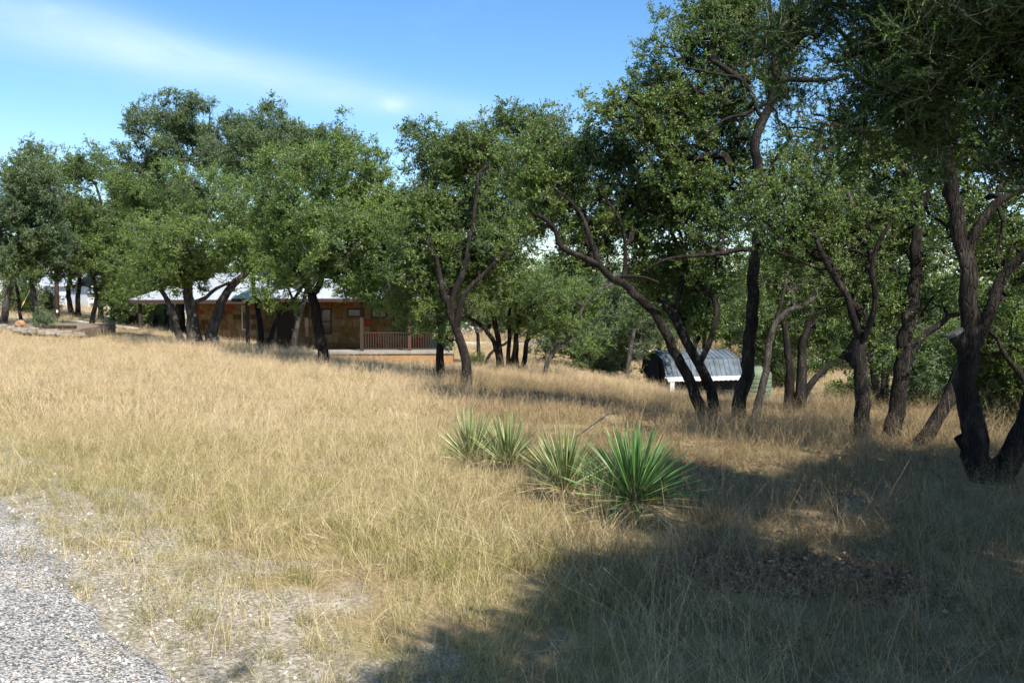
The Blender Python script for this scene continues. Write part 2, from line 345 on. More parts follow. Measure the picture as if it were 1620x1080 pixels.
TR('live_oak', 'big dark tree mass with low branches between far lane and porch roof', 58,
   [([(205, 515), (205, 480), (210, 440), (230, 400)], .35, .2)], [(205, 460, 42, 36, 3.2, 0), (210, 400, 60, 40, 4, 0), (190, 480, 36, 18, 3, 0)], 300, 'leaf_oak', 'bark', 7, 1.6, group=FG)
PG = 'oaks standing behind the open left porch'
for (px, tx, lab, r) in ((223, 224, 'grey trunk seen just left of the corner porch post', .26), (247, 247, 'dark trunk seen just right of the corner porch post', .24),
                         (262, 265, 'thicker trunk of the pair framed by porch eave and wall', .3), (272, 275, 'thin grey trunk nearest the wall behind the porch', .15)):
    TR('live_oak', lab, 63, [([(px, 530), (tx, 500), (tx-2, 470), (tx+5, 430), (tx+10, 380), (tx+10, 300)], r, r*.5)], [(tx+15, 330, 50, 50, 4, 0)], 110, 'leaf_blue', 'bark_grey' if r in (.26, .15) else 'bark', 5, 1.6, group=PG)
TR('live_oak', 'tallest bluish oak with bare branch tips rising behind the porch', 56,
   [([(285, 528), (283, 450), (285, 380), (290, 300), (280, 240), (270, 190)], .45, .1), ([(290, 300), (255, 240), (215, 205), (180, 200)], .16, .04), ([(288, 260), (325, 220), (335, 180)], .14, .04)],
   [(270, 210, 70, 48, 4, 0), (230, 280, 60, 45, 4, 0), (320, 250, 55, 45, 4, 0), (250, 340, 70, 40, 4, 0), (325, 200, 30, 30, 3, 0)], 560, 'leaf_blue', 'bark_grey', 6, 1.4, group='tall bluish trees behind the house')
TR('live_oak', 'tall bluish oak behind the house with a pointed tuft on top', 54,
   [([(440, 540), (435, 450), (425, 330), (415, 250), (400, 190)], .4, .08), ([(425, 330), (460, 260), (480, 210)], .2, .05)],
   [(430, 215, 75, 40, 3.6, 0), (400, 185, 35, 28, 2.5, 0), (480, 205, 35, 30, 2.5, 0), (480, 260, 65, 45, 4, 0), (380, 260, 55, 50, 4, 0), (540, 255, 35, 40, 3, 0), (365, 215, 35, 35, 3, 0)], 560, 'leaf_blue', 'bark_grey', 6, 1.4, group='tall bluish trees behind the house')
TR('live_oak', 'rounded oak behind the right end of the house roof', 55,
   [([(640, 560), (640, 480), (630, 420), (620, 360)], .35, .12)], [(620, 370, 65, 55, 4, 0), (580, 320, 45, 40, 3.5, 0), (650, 330, 35, 35, 3.5, 0)], 330, 'leaf_oak', 'bark', 6, 1.4, group='tall bluish trees behind the house')
# --- centre right
RG = 'leaning oaks between the yuccas and the metal shed'
TR('live_oak', 'leaning oak whose dark limb arches far left over the clearing', 16.5,
   [([(1113, 661), (1100, 625), (1086, 590), (1066, 550), (1048, 515), (1030, 488), (1005, 465), (985, 448), (968, 440), (948, 420), (925, 408), (900, 398), (884, 385), (878, 362), (868, 350), (850, 340)], .16, .05),
    ([(968, 442), (985, 437), (1005, 437), (1025, 440), (1045, 450)], .05, .035),
    ([(948, 420), (935, 385), (925, 350), (905, 320), (880, 300)], .08, .03),
    ([(985, 448), (990, 400), (980, 350), (955, 310)], .07, .03)],
   [(900, 300, 70, 55, 1.5, 0), (960, 360, 70, 45, 1.5, 0), (1010, 300, 70, 50, 1.5, 0), (920, 225, 50, 32, 1.2, .3), (1000, 240, 50, 32, 1.2, .3), (860, 360, 50, 32, 1, 0), (940, 400, 60, 25, 1, 0), (865, 280, 45, 45, 1.2, 0), (880, 225, 40, 28, 1, .3), (1060, 300, 50, 50, 1.4, 0)], 760, 'leaf_oak', 'bark', 5.5, .72, group=RG, spread=.26)
TR('live_oak', 'leaning oak with a dark trunk crossing the white shed eave', 17,
   [([(1131, 663), (1127, 630), (1118, 600), (1106, 575), (1092, 550), (1078, 525), (1066, 500), (1050, 480)], .17, .1),
    ([(1106, 575), (1120, 545), (1130, 515), (1135, 485), (1120, 460), (1095, 435)], .1, .05),
    ([(1066, 500), (1080, 450), (1085, 400), (1075, 350)], .09, .04)],
   [(1060, 370, 60, 45, 1.5, 0), (1110, 440, 60, 42, 1.5, 0), (1040, 440, 45, 32, 1.2, 0), (1120, 500, 60, 30, 1.2, 0), (1100, 350, 45, 35, 1.2, 0)], 430, 'leaf_oak', 'bark', 5.5, .72, group=RG, spread=.26)
TR('live_oak', 'tall straight oak right of the shed carrying the high central crown', 15.6,
   [([(1163, 671), (1168, 640), (1176, 605), (1183, 560), (1187, 510), (1189, 460), (1193, 410), (1200, 350), (1203, 300), (1196, 255), (1192, 225), (1205, 190), (1218, 160), (1226, 130)], .18, .1),
    ([(1189, 390), (1160, 397), (1120, 403), (1085, 405), (1050, 412), (1020, 428)], .075, .03),
    ([(1222, 133), (1245, 125), (1275, 127), (1305, 128), (1340, 120)], .085, .05),
    ([(1226, 130), (1222, 100), (1225, 60), (1215, 20), (1218, -30)], .08, .03),
    ([(1218, 160), (1180, 180), (1145, 190), (1110, 220)], .06, .02), ([(1205, 190), (1175, 130), (1130, 120), (1080, 110)], .06, .02)],
   [(1120, 130, 85, 65, 1.6, 0), (1050, 190, 60, 50, 1.4, 0), (1170, 60, 75, 55, 1.6, 0), (1200, 0, 90, 45, 1.6, 0), (1130, 220, 80, 45, 1.6, 0), (1000, 150, 40, 35, 1, 0), (1240, 250, 60, 50, 1.5, 0), (1260, 70, 50, 60, 1.4, 0), (1080, 260, 60, 35, 1.3, 0), (1170, 320, 70, 45, 1.4, 0), (1090, 55, 30, 32, 1, 0), (1130, 395, 60, 22, 1.1, 0)], 1200, 'leaf_oak', 'bark', 5.2, .72, group=RG, spread=.26)
TR('live_oak', 'slim pale oak leaning right behind the tall straight trunk', 18,
   [([(1195, 665), (1200, 635), (1207, 600), (1213, 565), (1217, 535), (1226, 510), (1245, 492), (1268, 486), (1290, 470)], .13, .06), ([(1226, 510), (1235, 470), (1245, 430)], .06, .03)],
   [(1240, 440, 45, 30, 1.3, 0), (1290, 460, 35, 25, 1.1, 0)], 120, 'leaf_oak', 'bark_grey', 4, .7, group=RG, spread=.28)
TR('live_oak', 'double trunked oak with a low limb reaching right over bright grass', 21,
   [([(1245, 654), (1250, 620), (1249, 585), (1245, 555), (1242, 530), (1238, 490)], .18, .08),
    ([(1262, 655), (1265, 620), (1268, 580), (1270, 545), (1280, 510), (1285, 480), (1293, 450)], .2, .08),
    ([(1266, 640), (1275, 620), (1292, 595), (1312, 578), (1335, 571), (1350, 572)], .13, .05),
    ([(1280, 515), (1300, 490), (1320, 475)], .06, .03)],
   [(1260, 430, 60, 40, 2, 0), (1320, 440, 50, 40, 2, 0), (1230, 500, 30, 25, 1.3, 0), (1330, 520, 45, 28, 1.6, 0), (1290, 390, 60, 35, 2, 0), (1345, 560, 32, 14, 1, 0)], 400, 'leaf_oak', 'bark', 5, .85, group=RG, spread=.32)
# --- right group
GG = 'dark oaks grouped at the right of the photo'
TR('live_oak', 'dark trunk left of the group at right, forking into a left leaning limb', 12.9,
   [([(1366, 699), (1364, 670), (1366, 640), (1366, 600), (1363, 560), (1360, 535)], .17, .13),
    ([(1360, 535), (1350, 510), (1338, 470), (1322, 445), (1308, 425), (1300, 405), (1290, 380)], .09, .05),
    ([(1362, 545), (1372, 510), (1378, 470), (1372, 430), (1380, 390), (1400, 350)], .08, .04),
    ([(1308, 432), (1280, 420), (1255, 408), (1228, 398)], .03, .018)],
   [(1290, 370, 70, 40, 1.2, 0), (1350, 330, 70, 55, 1.3, 0), (1370, 460, 50, 50, 1.1, 0), (1320, 285, 70, 40, 1.2, 0), (1260, 320, 50, 40, 1.1, 0), (1380, 560, 30, 25, .8, 0), (1400, 400, 45, 35, 1, 0)], 560, 'leaf_oak', 'bark', 4, .62, group=GG, spread=.23)
TR('live_oak', 'forked oak of the right group with a limb bowing right towards the sawn stub', 13.2,
   [([(1407, 700), (1413, 670), (1420, 635), (1423, 595), (1430, 550), (1440, 500), (1447, 455), (1450, 420), (1447, 395), (1455, 350), (1465, 310), (1473, 270), (1478, 210)], .19, .08),
    ([(1421, 620), (1432, 585), (1448, 550), (1465, 530), (1485, 515), (1505, 500), (1520, 497)], .1, .055),
    ([(1450, 405), (1470, 390), (1500, 375), (1520, 360)], .06, .03), ([(1436, 560), (1455, 520), (1470, 490), (1485, 470)], .05, .025)],
   [(1450, 300, 55, 60, 1.3, 0), (1500, 360, 45, 40, 1.1, 0), (1480, 220, 60, 50, 1.3, 0), (1440, 460, 40, 30, 1, 0), (1490, 470, 40, 35, 1, 0), (1420, 230, 50, 50, 1.2, 0)], 460, 'leaf_oak', 'bark', 4, .62, group=GG, spread=.23)
TR('live_oak', 'oak leaning steeply right that passes behind the sawn stub trunk', 12.4,
   [([(1452, 705), (1470, 680), (1488, 650), (1504, 615), (1518, 582), (1535, 550), (1560, 500), (1590, 440), (1600, 380)], .15, .08)],
   [(1600, 400, 50, 50, 1.2, 0), (1560, 330, 40, 40, 1, .5)], 160, 'leaf_oak', 'bark', 4, .62, group=GG, spread=.23)
TR('live_oak', 'largest dark oak with a sawn off stub on its trunk at the right edge', 9.5,
   [([(1556, 755), (1545, 715), (1538, 670), (1531, 620), (1530, 580), (1534, 540), (1537, 500), (1534, 450), (1530, 400), (1520, 350), (1512, 310), (1512, 260), (1500, 200), (1490, 140)], .20, .08),
    ([(1532, 395), (1545, 365), (1560, 340), (1580, 320), (1610, 303), (1650, 290), (1700, 270)], .085, .05),
    ([(1540, 560), (1556, 520), (1572, 480), (1590, 445), (1620, 410), (1660, 380)], .11, .06),
    ([(1590, 330), (1588, 370), (1580, 405)], .03, .02),
    ([(1583, 760), (1594, 725), (1608, 690), (1622, 650), (1640, 590), (1650, 520), (1690, 430), (1700, 330)], .19, .1),
    ([(1540, 575), (1530, 555), (1519, 538), (1513, 526)], .13, .13), ([(1540, 720), (1528, 703), (1519, 690)], .12, .11),
    ([(1560, 755), (1575, 745), (1590, 742), (1600, 750)], .16, .15)],
   [(1500, 150, 70, 60, 1, 0), (1570, 240, 70, 50, 1, 0), (1620, 340, 50, 45, .9, 0), (1440, 60, 80, 60, 1.1, 0), (1560, 60, 90, 70, 1.1, 0), (1680, 180, 90, 90, 1.2, 0), (1700, 350, 70, 60, 1, 0), (1600, 470, 30, 25, .6, 0), (1480, 330, 30, 30, .6, 0)], 760, 'leaf_oak', 'bark', 4, .56, group=GG, spread=.2)
TR('live_oak', 'blue grey forked trunk seen between the two dark trunks at right', 22,
   [([(1392, 640), (1385, 590), (1378, 540), (1376, 490), (1366, 450), (1368, 410), (1367, 375), (1362, 345), (1348, 315), (1342, 300)], .16, .07), ([(1364, 348), (1378, 320), (1388, 295), (1395, 270)], .07, .04),
    ([(1400, 640), (1402, 580), (1406, 520), (1410, 470), (1425, 430)], .13, .07)],
   [(1370, 270, 60, 35, 1.8, 0), (1330, 340, 50, 40, 1.6, 0), (1420, 400, 50, 45, 1.8, 0), (1440, 340, 50, 50, 1.8, 0)], 300, 'leaf_oak', 'bark_grey', 5, .85, group=GG, spread=.3)
TR('live_oak', 'thin pale stem standing right behind the forked oak of the right group', 15,
   [([(1424, 690), (1427, 655), (1430, 625), (1434, 580), (1440, 545)], .055, .035)], [(1450, 520, 35, 22, 1, 0)], 40, 'leaf_oak', 'bark_grey', 4, .6, group=GG, spread=.26)
TR('live_oak', 'oak with a crooked stem against the light green bush at the right edge', 14,
   [([(1650, 690), (1635, 620), (1615, 590), (1600, 570), (1588, 555), (1580, 535)], .1, .04)], [(1590, 540, 45, 35, 1, 0), (1630, 500, 45, 35, 1, 0)], 150, 'leaf_oak', 'bark', 5, .6, group=GG, spread=.25)
JG = 'junipers and dense trees closing the view'
TR('juniper_tree', 'large dense dark tree spreading low left of the metal shed', 47,
   [([(985, 600), (985, 570), (975, 520)], .3, .15)], [(940, 540, 60, 42, 4, 0), (1010, 495, 60, 50, 4, 0), (930, 515, 50, 35, 3, 0), (960, 572, 32, 20, 2.5, -1), (970, 470, 60, 30, 3, 1)], 520, 'leaf_blue', 'bark_grey', 8, 1.3, group=JG, spread=.6)
TR('juniper_tree', 'dark juniper hugging the front corner of the metal shed', 41,
   [([(992, 602), (996, 560), (1004, 520)], .2, .1)], [(1000, 525, 32, 22, 1.8, 1.5), (1050, 500, 50, 30, 2.5, 6)], 170, 'leaf_blue', 'bark_grey', 8, 1.2, group=JG, spread=.5)
TR('juniper_tree', 'bright yellow green juniper standing right of the shed', 50,
   [([(1233, 618), (1234, 590), (1236, 560)], .12, .05)], [(1234, 580, 22, 32, 1, 0), (1238, 540, 24, 28, 1, 0), (1228, 520, 25, 20, 1, 0)], 260, 'leaf_shrub', 'bark', 10, 1.6, 'juniper', group=JG, spread=.5)
TR('juniper_tree', 'dark juniper whose needle boughs overhang the upper right corner', 6.4,
   [([(1790, 800), (1780, 600), (1770, 400), (1760, 200), (1750, 0), (1740, -200)], .18, .1),
    ([(1765, 240), (1700, 180), (1620, 140), (1540, 120), (1460, 130), (1400, 140)], .05, .02),
    ([(1755, 60), (1680, 20), (1590, 0), (1480, -10), (1380, -20)], .05, .02), ([(1745, -100), (1640, -140), (1500, -150), (1400, -120)], .05, .02)],
   [(1440, 110, 110, 70, .6, 0), (1560, 70, 110, 90, .7, 0), (1680, 120, 110, 110, .8, 0), (1350, 60, 70, 70, .5, 0), (1500, -80, 160, 90, .9, 0), (1700, -60, 140, 130, 1, 0), (1500, 200, 80, 28, .5, 0), (1700, 260, 80, 50, .7, 0), (1340, 160, 60, 30, .5, 0)], 480, 'leaf_juniper', 'bark', 10, .72, 'juniper', group=JG, spread=.15)

# --- shading trees right beside and behind the photographer (their shade is in the photo)
TR('live_oak', 'wide oak standing just outside the right of the frame beside the road', 2.2,
   [([(6.6, -1.6, 0), (6.5, -1.5, 1.4), (6.0, -1.1, 2.8), (5.4, -.6, 4.2)], .26, .12), ([(6.3, -1.4, 2.2), (7.2, -.6, 3.5), (7.8, .4, 5)], .13, .07), ([(6.2, -1.3, 2.5), (4.9, -.6, 3.8), (3.4, .0, 4.6)], .12, .05)],
   [((2.6, -.5, 5.2), 0, 1.7, 1.0, 1.1), ((4.7, 1.7, 5.6), 0, 1.5, 1.0, 1.6), ((3.6, .7, 5.3), 0, 1.4, 1.0, 1.1), ((4.0, .6, 5.4), 0, 1.5, 1.0, 1.3), ((4.9, .1, 5.6), 0, 2.0, 1.1, 1.7), ((6.2, .9, 5.6), 0, 2.2, 1.2, 1.8), ((8.4, 1.6, 5.6), 0, 2.0, 1.2, 2.0), ((6.3, -1.4, 6.2), 0, 2.0, 1.0, 1.8)], 1350, 'leaf_oak', 'bark', 7, .88, group=None, spread=.3); T[-1]['world'] = True
TR('live_oak', 'leafy oak just outside the frame at the right, behind the juniper trunk', 2.2,
   [([(8.4, 3.6, 0), (8.2, 3.8, 1.5), (7.8, 4.2, 3), (7.2, 4.7, 4.6)], .22, .1), ([(8.0, 4.0, 2.4), (8.9, 4.8, 4), (9.3, 5.6, 5)], .12, .06)],
   [((5.4, 3.9, 5.6), 0, 1.4, 1.1, 1.5), ((6.5, 4.7, 5.5), 0, 1.7, 1.2, 1.7), ((8.6, 5.6, 5.6), 0, 2.1, 1.3, 2.0), ((7.6, 3.4, 5.8), 0, 1.8, 1.1, 1.6)], 800, 'leaf_oak', 'bark', 8, .85, group=None, spread=.3); T[-1]['world'] = True
BG = 'background trees beyond the shed and the right group'
for (px, by, Y, hy, rx, lab, lf) in ((1110, 560, 62, 480, 75, 'background oak rising above the shed roof', 'leaf_blue'), (1040, 560, 66, 470, 70, 'background oak left of the shed peak', 'leaf_oak'),
        (1200, 570, 60, 480, 60, 'background oak between tall straight trunk and slim pale oak', 'leaf_blue'), (1300, 580, 50, 480, 70, 'background oak above the sunny gap at right', 'leaf_blue'),
        (1400, 610, 38, 500, 65, 'background oak seen between the forked trunks at right', 'leaf_oak'), (1480, 630, 34, 520, 55, 'background oak over the dusky shrub at right', 'leaf_blue'),
        (1590, 640, 28, 520, 70, 'background oak behind the right edge bushes', 'leaf_oak'), (860, 560, 84, 480, 60, 'background oak beyond the lane behind the slim clump', 'leaf_blue'),
        (770, 550, 88, 470, 60, 'background oak beyond the lane right of the railing', 'leaf_blue'), (920, 560, 70, 470, 60, 'background oak behind the bare light branch', 'leaf_pale'), (1350, 570, 66, 460, 80, 'tallest background tree between the right trunks', 'leaf_blue')):
    TR('live_oak', lab, Y, [([(px, by), (px+4, by-40), (px-4, hy-20)], .22*Y/50, .1)], [(px, hy-10, rx, 50, 3, 0), (px+rx*.5, hy+28, rx*.7, 30, 2.6, 0), (px-rx*.5, hy+35, rx*.7, 28, 2.6, 0)], 260, lf, 'bark', 5, 1.0*Y/42, group=BG, spread=.011*Y)

# ------------------------------------------------------------------ terrain through the feet of everything
ctrl = []
def C(px, py, Y): p = P(px, py, Y); ctrl.append((p[0], p[1], p[2]))
for x in (-14, -7, 0, 7, 14):
    for y in (-14, -6, 1): ctrl.append((x, y, 0.0-.03*max(0, x)))
for a in ((0, 800, 6.8), (330, 1080, 3.7), (700, 1080, 3.9), (1000, 820, 7.3), (1620, 1080, 3.95), (760, 737, 10), (300, 730, 10), (1620, 830, 8),
          (60, 610, 18), (400, 650, 16), (60, 545, 34), (400, 558, 41), (730, 588, 42), (565, 584, 41.5), (650, 588, 41.5), (480, 577, 41.5), (240, 535, 52), (300, 541, 52), (100, 505, 60), (60, 492, 90), (200, 498, 90), (0, 495, 75),
          (730, 545, 72), (860, 545, 72), (900, 538, 100), (1060, 634, 47), (1210, 645, 42), (950, 590, 50), (1030, 580, 62), (1330, 600, 46), (1300, 575, 72), (1230, 602, 60), (1150, 642, 36), (1228, 648, 35), (1090, 640, 38), (1500, 660, 22), (1500, 640, 30), (1620, 700, 14), (1620, 640, 32), (1240, 650, 26), (960, 610, 34)):
    C(*a)
for t in T:
    for l in t['limbs'][:1]:
        px, py = l[0][0][:2]
        if 0 < px < 1700 and t['group'] != BG and not t.get('world'): C(px, py, t['Y'])
for x in (-90, -45, 0, 45, 90):
    for y in (105, 135): ctrl.append((x, y, -3.2-1.2*(x > 20)-(.0 if x > -30 else -2.0)))
for y in (0, 25, 50, 75): ctrl.append((-55, y, -.4-.01*y)); ctrl.append((60, y, -3-.02*y))
ctrl = np.array(ctrl); cx = ctrl[:, :2]; 
def _phi(r2): return .5*r2*np.log(r2+1e-9)
n = len(cx); r2 = ((cx[:, None]-cx[None])**2).sum(-1)
A = np.zeros((n+3, n+3)); A[:n, :n] = _phi(r2)+np.eye(n)*1.6*(.4+cx[:, 1].clip(0)/25)
A[:n, n] = 1; A[:n, n+1:] = cx; A[n, :n] = 1; A[n+1:, :n] = cx.T
w_tps = np.linalg.solve(A, np.concatenate([ctrl[:, 2], [0, 0, 0]]))
def g(x, y):
    x = np.atleast_1d(np.asarray(x, float)); y = np.atleast_1d(np.asarray(y, float)); sh = x.shape
    X = x.ravel().clip(-90, 90); Y = y.ravel().clip(-14, 135); out = np.empty(len(X))
    for i in range(0, len(X), 20000):
        q = np.stack([X[i:i+20000], Y[i:i+20000]], 1); d = ((q[:, None]-cx[None])**2).sum(-1)
        out[i:i+20000] = _phi(d)@w_tps[:n]+w_tps[n]+q@w_tps[n+1:]
    rr = road_d(x.ravel(), y.ravel())
    out += ((vnoise(x.ravel(), y.ravel(), 1.1)-.5)*.07+(vnoise(x.ravel()+9, y.ravel(), .37)-.5)*.025)*np.clip(rr/1.2, 0, 1)
    return out.reshape(sh)
# the road edge runs from (-1.3, 3.66) to (-4.1, 6.8); signed distance > 0 on the grass side
RP = np.array((-1.3, 3.66)); RD = np.array((-4.1+1.3, 6.8-3.66)); RD /= np.linalg.norm(RD); RN = np.array((RD[1], -RD[0]))
def road_d(x, y): return (np.asarray(x)-RP[0])*RN[0]+(np.asarray(y)-RP[1])*RN[1]
def g1(x, y): return float(g([x], [y])[0])

def build_ground():
    u = np.linspace(-1, 1, 300); xs = np.sinh(u*5.2)/math.sinh(5.2)*1800
    v = np.linspace(-.55, 1, 330); ys = 6+np.sinh(v*5.2)/math.sinh(5.2)*2500
    X, Y = np.meshgrid(xs, ys); Z = g(X, Y)
    far = np.clip((np.hypot(X, Y)-140)/600, 0, 1); Z += far*far*(3-2*far)*6
    V = np.stack([X, Y, Z], -1).reshape(-1, 3); ny, nx = X.shape
    i = (np.arange(ny-1)[:, None]*nx+np.arange(nx-1)[None]).ravel()
    me = mesh_np('ground', V, np.stack([i, i+1, i+1+nx, i+nx], 1), True)
    m, nt, b = mat('ground_soil', .95, .1)
    n1 = noise_n(nt, 1.3, 5); n2 = noise_n(nt, 22, 5, .7); n3 = noise_n(nt, 160, 3, .8)
    dirt = ramp(nt, n2, [(.3, (.16, .115, .065)), (.7, (.30, .225, .13))])
    thatch = ramp(nt, n3, [(.3, (.17, .135, .06)), (.7, (.36, .28, .14))])
    c = mixc(nt, ramp(nt, n1, [(.4, (0, 0, 0)), (.6, (1, 1, 1))]), dirt, thatch)
    # caliche gravel close to the road edge, reddish bare soil patch at the right
    pos = nt.nodes.new('ShaderNodeNewGeometry').outputs['Position']
    dt = nd(nt, 'ShaderNodeVectorMath', operation='DOT_PRODUCT'); nt.links.new(pos, dt.inputs[0]); dt.inputs[1].default_value = (RN[0], RN[1], 0)
    sb = nd(nt, 'ShaderNodeMath', operation='SUBTRACT'); nt.links.new(dt.outputs['Value'], sb.inputs[0]); sb.inputs[1].default_value = float(RP@RN)
    ad = nd(nt, 'ShaderNodeMath', operation='MULTIPLY_ADD'); nt.links.new(noise_n(nt, 1.6, 4), ad.inputs[0]); ad.inputs[1].default_value = -1.6; nt.links.new(sb.outputs[0], ad.inputs[2])
    vo = nd(nt, 'ShaderNodeTexVoronoi', Scale=60.0); nt.links.new(pos, vo.inputs['Vector'])
    grav = ramp(nt, vo.outputs['Color'], [(.1, (.13, .115, .09)), (.5, (.27, .24, .19)), (.9, (.46, .42, .36))])
    c = mixc(nt, ramp(nt, ad.outputs[0], [(0, (.85, .85, .85)), (.3, (0, 0, 0))]), c, grav)
    sv = nd(nt, 'ShaderNodeVectorMath', operation='SUBTRACT'); nt.links.new(pos, sv.inputs[0]); sv.inputs[1].default_value = (1.95, 5.75, -.25)
    ln = nd(nt, 'ShaderNodeVectorMath', operation='LENGTH'); nt.links.new(sv.outputs[0], ln.inputs[0])
    l2 = nd(nt, 'ShaderNodeMath', operation='MULTIPLY_ADD'); nt.links.new(noise_n(nt, 3, 4), l2.inputs[0]); l2.inputs[1].default_value = 1.0; nt.links.new(ln.outputs['Value'], l2.inputs[2])
    c = mixc(nt, ramp(nt, l2.outputs[0], [(.0, (1, 1, 1)), (.9, (1, 1, 1)), (1, (0, 0, 0))]), c, mixc(nt, n2, (.20, .10, .06), (.34, .19, .115)))
    nt.links.new(c, b.inputs['Base Color']); bump(nt, b, n2, .7, .03)
    tag(link('ground', me, m), 'pale soil under the dry grass, sloping down to the valley', kind='structure')
build_ground()

def build_road():
    ts = np.arange(-45, 70, .12); ws = np.array([0, .06, .14, .25, .4, .6, .9, 1.4, 2, 3, 4, 5, 6, 6.4])
    V = []
    for t in ts:
        e = (vnoise(t+50, 3, .9)-.5)*.35+(vnoise(t+50, 9, .3)-.5)*.14
        for k, w in enumerate(ws):
            ww = e*max(0, 1-w/1.2)-w
            q = RP+RD*t+RN*ww; V.append((q[0], q[1], 0))
    V = np.array(V); z = g(V[:, 0], V[:, 1]); k = np.tile(np.arange(len(ws)), len(ts))
    z += np.where(k == 0, -.02, np.where(k == 1, .012, .03)); z += (vnoise(V[:, 0], V[:, 1], .06)-.5)*.004*(k > 0)
    V[:, 2] = z; nw = len(ws)
    i = (np.arange(len(ts)-1)[:, None]*nw+np.arange(nw-1)[None]).ravel()
    me = mesh_np('road', V, np.stack([i, i+nw, i+nw+1, i+1], 1), True)
    m, nt, b = mat('chip_seal', .85, .25)
    pos = nt.nodes.new('ShaderNodeNewGeometry').outputs['Position']
    vo = nd(nt, 'ShaderNodeTexVoronoi', Scale=95.0, Randomness=1.0); nt.links.new(pos, vo.inputs['Vector'])
    vs = nt.nodes.new('ShaderNodeSeparateColor'); nt.links.new(vo.outputs['Color'], vs.inputs[0])
    chip = ramp(nt, vs.outputs[0], [(0, (.06, .06, .056)), (.22, (.15, .145, .135)), (.42, (.34, .325, .30)), (.75, (.56, .54, .50)), (.95, (.70, .66, .60)), (1, (.55, .36, .24))])
    big = noise_n(nt, 1.1, 4)
    c = mixc(nt, 1.0, chip, ramp(nt, big, [(.35, (.62, .62, .62)), (.65, (1.12, 1.1, 1.08))]), 'MULTIPLY')
    c = mixc(nt, ramp(nt, vo.outputs['Distance'], [(.45, (0, 0, 0)), (.95, (1, 1, 1))]), c, (.09, .085, .078))
    nt.links.new(c, b.inputs['Base Color'])
    iv = nd(nt, 'ShaderNodeMath', operation='SUBTRACT'); iv.inputs[0].default_value = 1; nt.links.new(vo.outputs['Distance'], iv.inputs[1])
    bump(nt, b, iv.outputs[0], .8, .012)
    tag(link('road', me, m), 'chip seal road with pale loose stone along its edge', kind='structure')
build_road()

# ------------------------------------------------------------------ scatter: instances of pure geometry on points
def lv_attr(me, lv, hb=None):
    a = me.attributes.new('lv', 'FLOAT', 'POINT'); a.data.foreach_set('value', np.asarray(lv, np.float32))
    if hb is not None:
        a = me.attributes.new('hb', 'FLOAT', 'POINT'); a.data.foreach_set('value', np.asarray(hb, np.float32))
def leaf_cards(pos, dirs, L, W, fold=.25):
    """rhombic folded leaves: 4 verts, 2 tris each"""
    n = len(pos); d = dirs/np.linalg.norm(dirs, axis=1, keepdims=True)
    s = np.cross(d, R.normal(size=(n, 3))); s /= np.linalg.norm(s, axis=1, keepdims=True)+1e-9
    nn = np.cross(d, s); L = L[:, None]; W = W[:, None]
    V = np.stack([pos, pos+d*L*.5+s*W*.5+nn*W*fold, pos+d*L, pos+d*L*.5-s*W*.5+nn*W*fold], 1).reshape(-1, 3)
    i = np.arange(n)*4
    return V, np.stack([i, i+1, i+2, i+2, i+3, i], 1).reshape(-1, 3)
def thin_stick(p0, p1, r):
    d = p1-p0; a = np.cross(d, R.normal(size=3)); a /= np.linalg.norm(a)+1e-9; b = np.cross(d/np.linalg.norm(d), a)
    V = [p0+a*r, p0-a*r*.5+b*r*.87, p0-a*r*.5-b*r*.87, p1]
    return V, [(0, 1, 3), (1, 2, 3), (2, 0, 3)]
def unlinked(name, V, Fc, lv, mats, mi=None, hb=None):
    me = mesh_np(name, V, Fc); lv_attr(me, lv, hb)
    for m in mats: me.materials.append(m)
    if mi is not None: me.polygons.foreach_set('material_index', np.asarray(mi, np.int32))
    return bpy.data.objects.new(name, me)
def spray(kind, leafm, barkm, nl, seed):
    R.seed(seed); V = []; Fc = []; mi = []; lv = []
    def add(v, f, m, l):
        k = len(V); V.extend(v); Fc.extend([tuple(i+k for i in q) for q in f]); mi.extend([m]*len(f)); lv.extend(l)
    if kind in ('oak', 'dead'):
        pos = []; dr = []
        for s in range(5 if kind == 'oak' else 3):
            p = np.zeros(3); d = R.normal(size=3); d[2] = abs(d[2])*.6; d /= np.linalg.norm(d)
            for q in range(3):
                p1 = p+d*R.uniform(.06, .11); v, f = thin_stick(p, p1, .0035); add(v, f, 1, [0]*4)
                if kind == 'oak':
                    for _ in range(nl//15):
                        t = R.rand(); e = d+R.normal(size=3)*.9; pos.append(p*(1-t)+p1*t+R.normal(size=3)*.012); dr.append(e)
                else:
                    e = d+R.normal(size=3)*.8; v, f = thin_stick(p, p+e/np.linalg.norm(e)*.1, .002); add(v, f, 1, [0]*4)
                p = p1; d = d+R.normal(size=3)*.45; d /= np.linalg.norm(d)
        if pos:
            pos = np.array(pos); dr = np.array(dr); nn = len(pos)
            v, f = leaf_cards(pos, dr, R.uniform(.042, .074, nn), R.uniform(.020, .034, nn))
            add([tuple(x) for x in v], [tuple(x) for x in f], 0, list(np.repeat(R.rand(nn), 4)))
    elif kind == 'juniper':
        for s in range(8):
            d = R.normal(size=3); d[2] = abs(d[2])*.8+.3; d /= np.linalg.norm(d); p = R.normal(size=3)*.05
            v, f = thin_stick(p, p+d*.2, .003); add(v, f, 1, [0]*4)
            nn = nl//8; t = R.rand(nn)[:, None]; pos = p+d*t*.2; e = d+R.normal(size=(nn, 3))*.75
            v, f = leaf_cards(pos, e, R.uniform(.014, .034, nn), R.uniform(.005, .009, nn))
            add([tuple(x) for x in v], [tuple(x) for x in f], 0, list(np.repeat(R.rand(nn), 4)))
    return unlinked('spray_source', np.array(V), np.array(Fc), lv, [leafm, barkm], mi)
SPR = {}
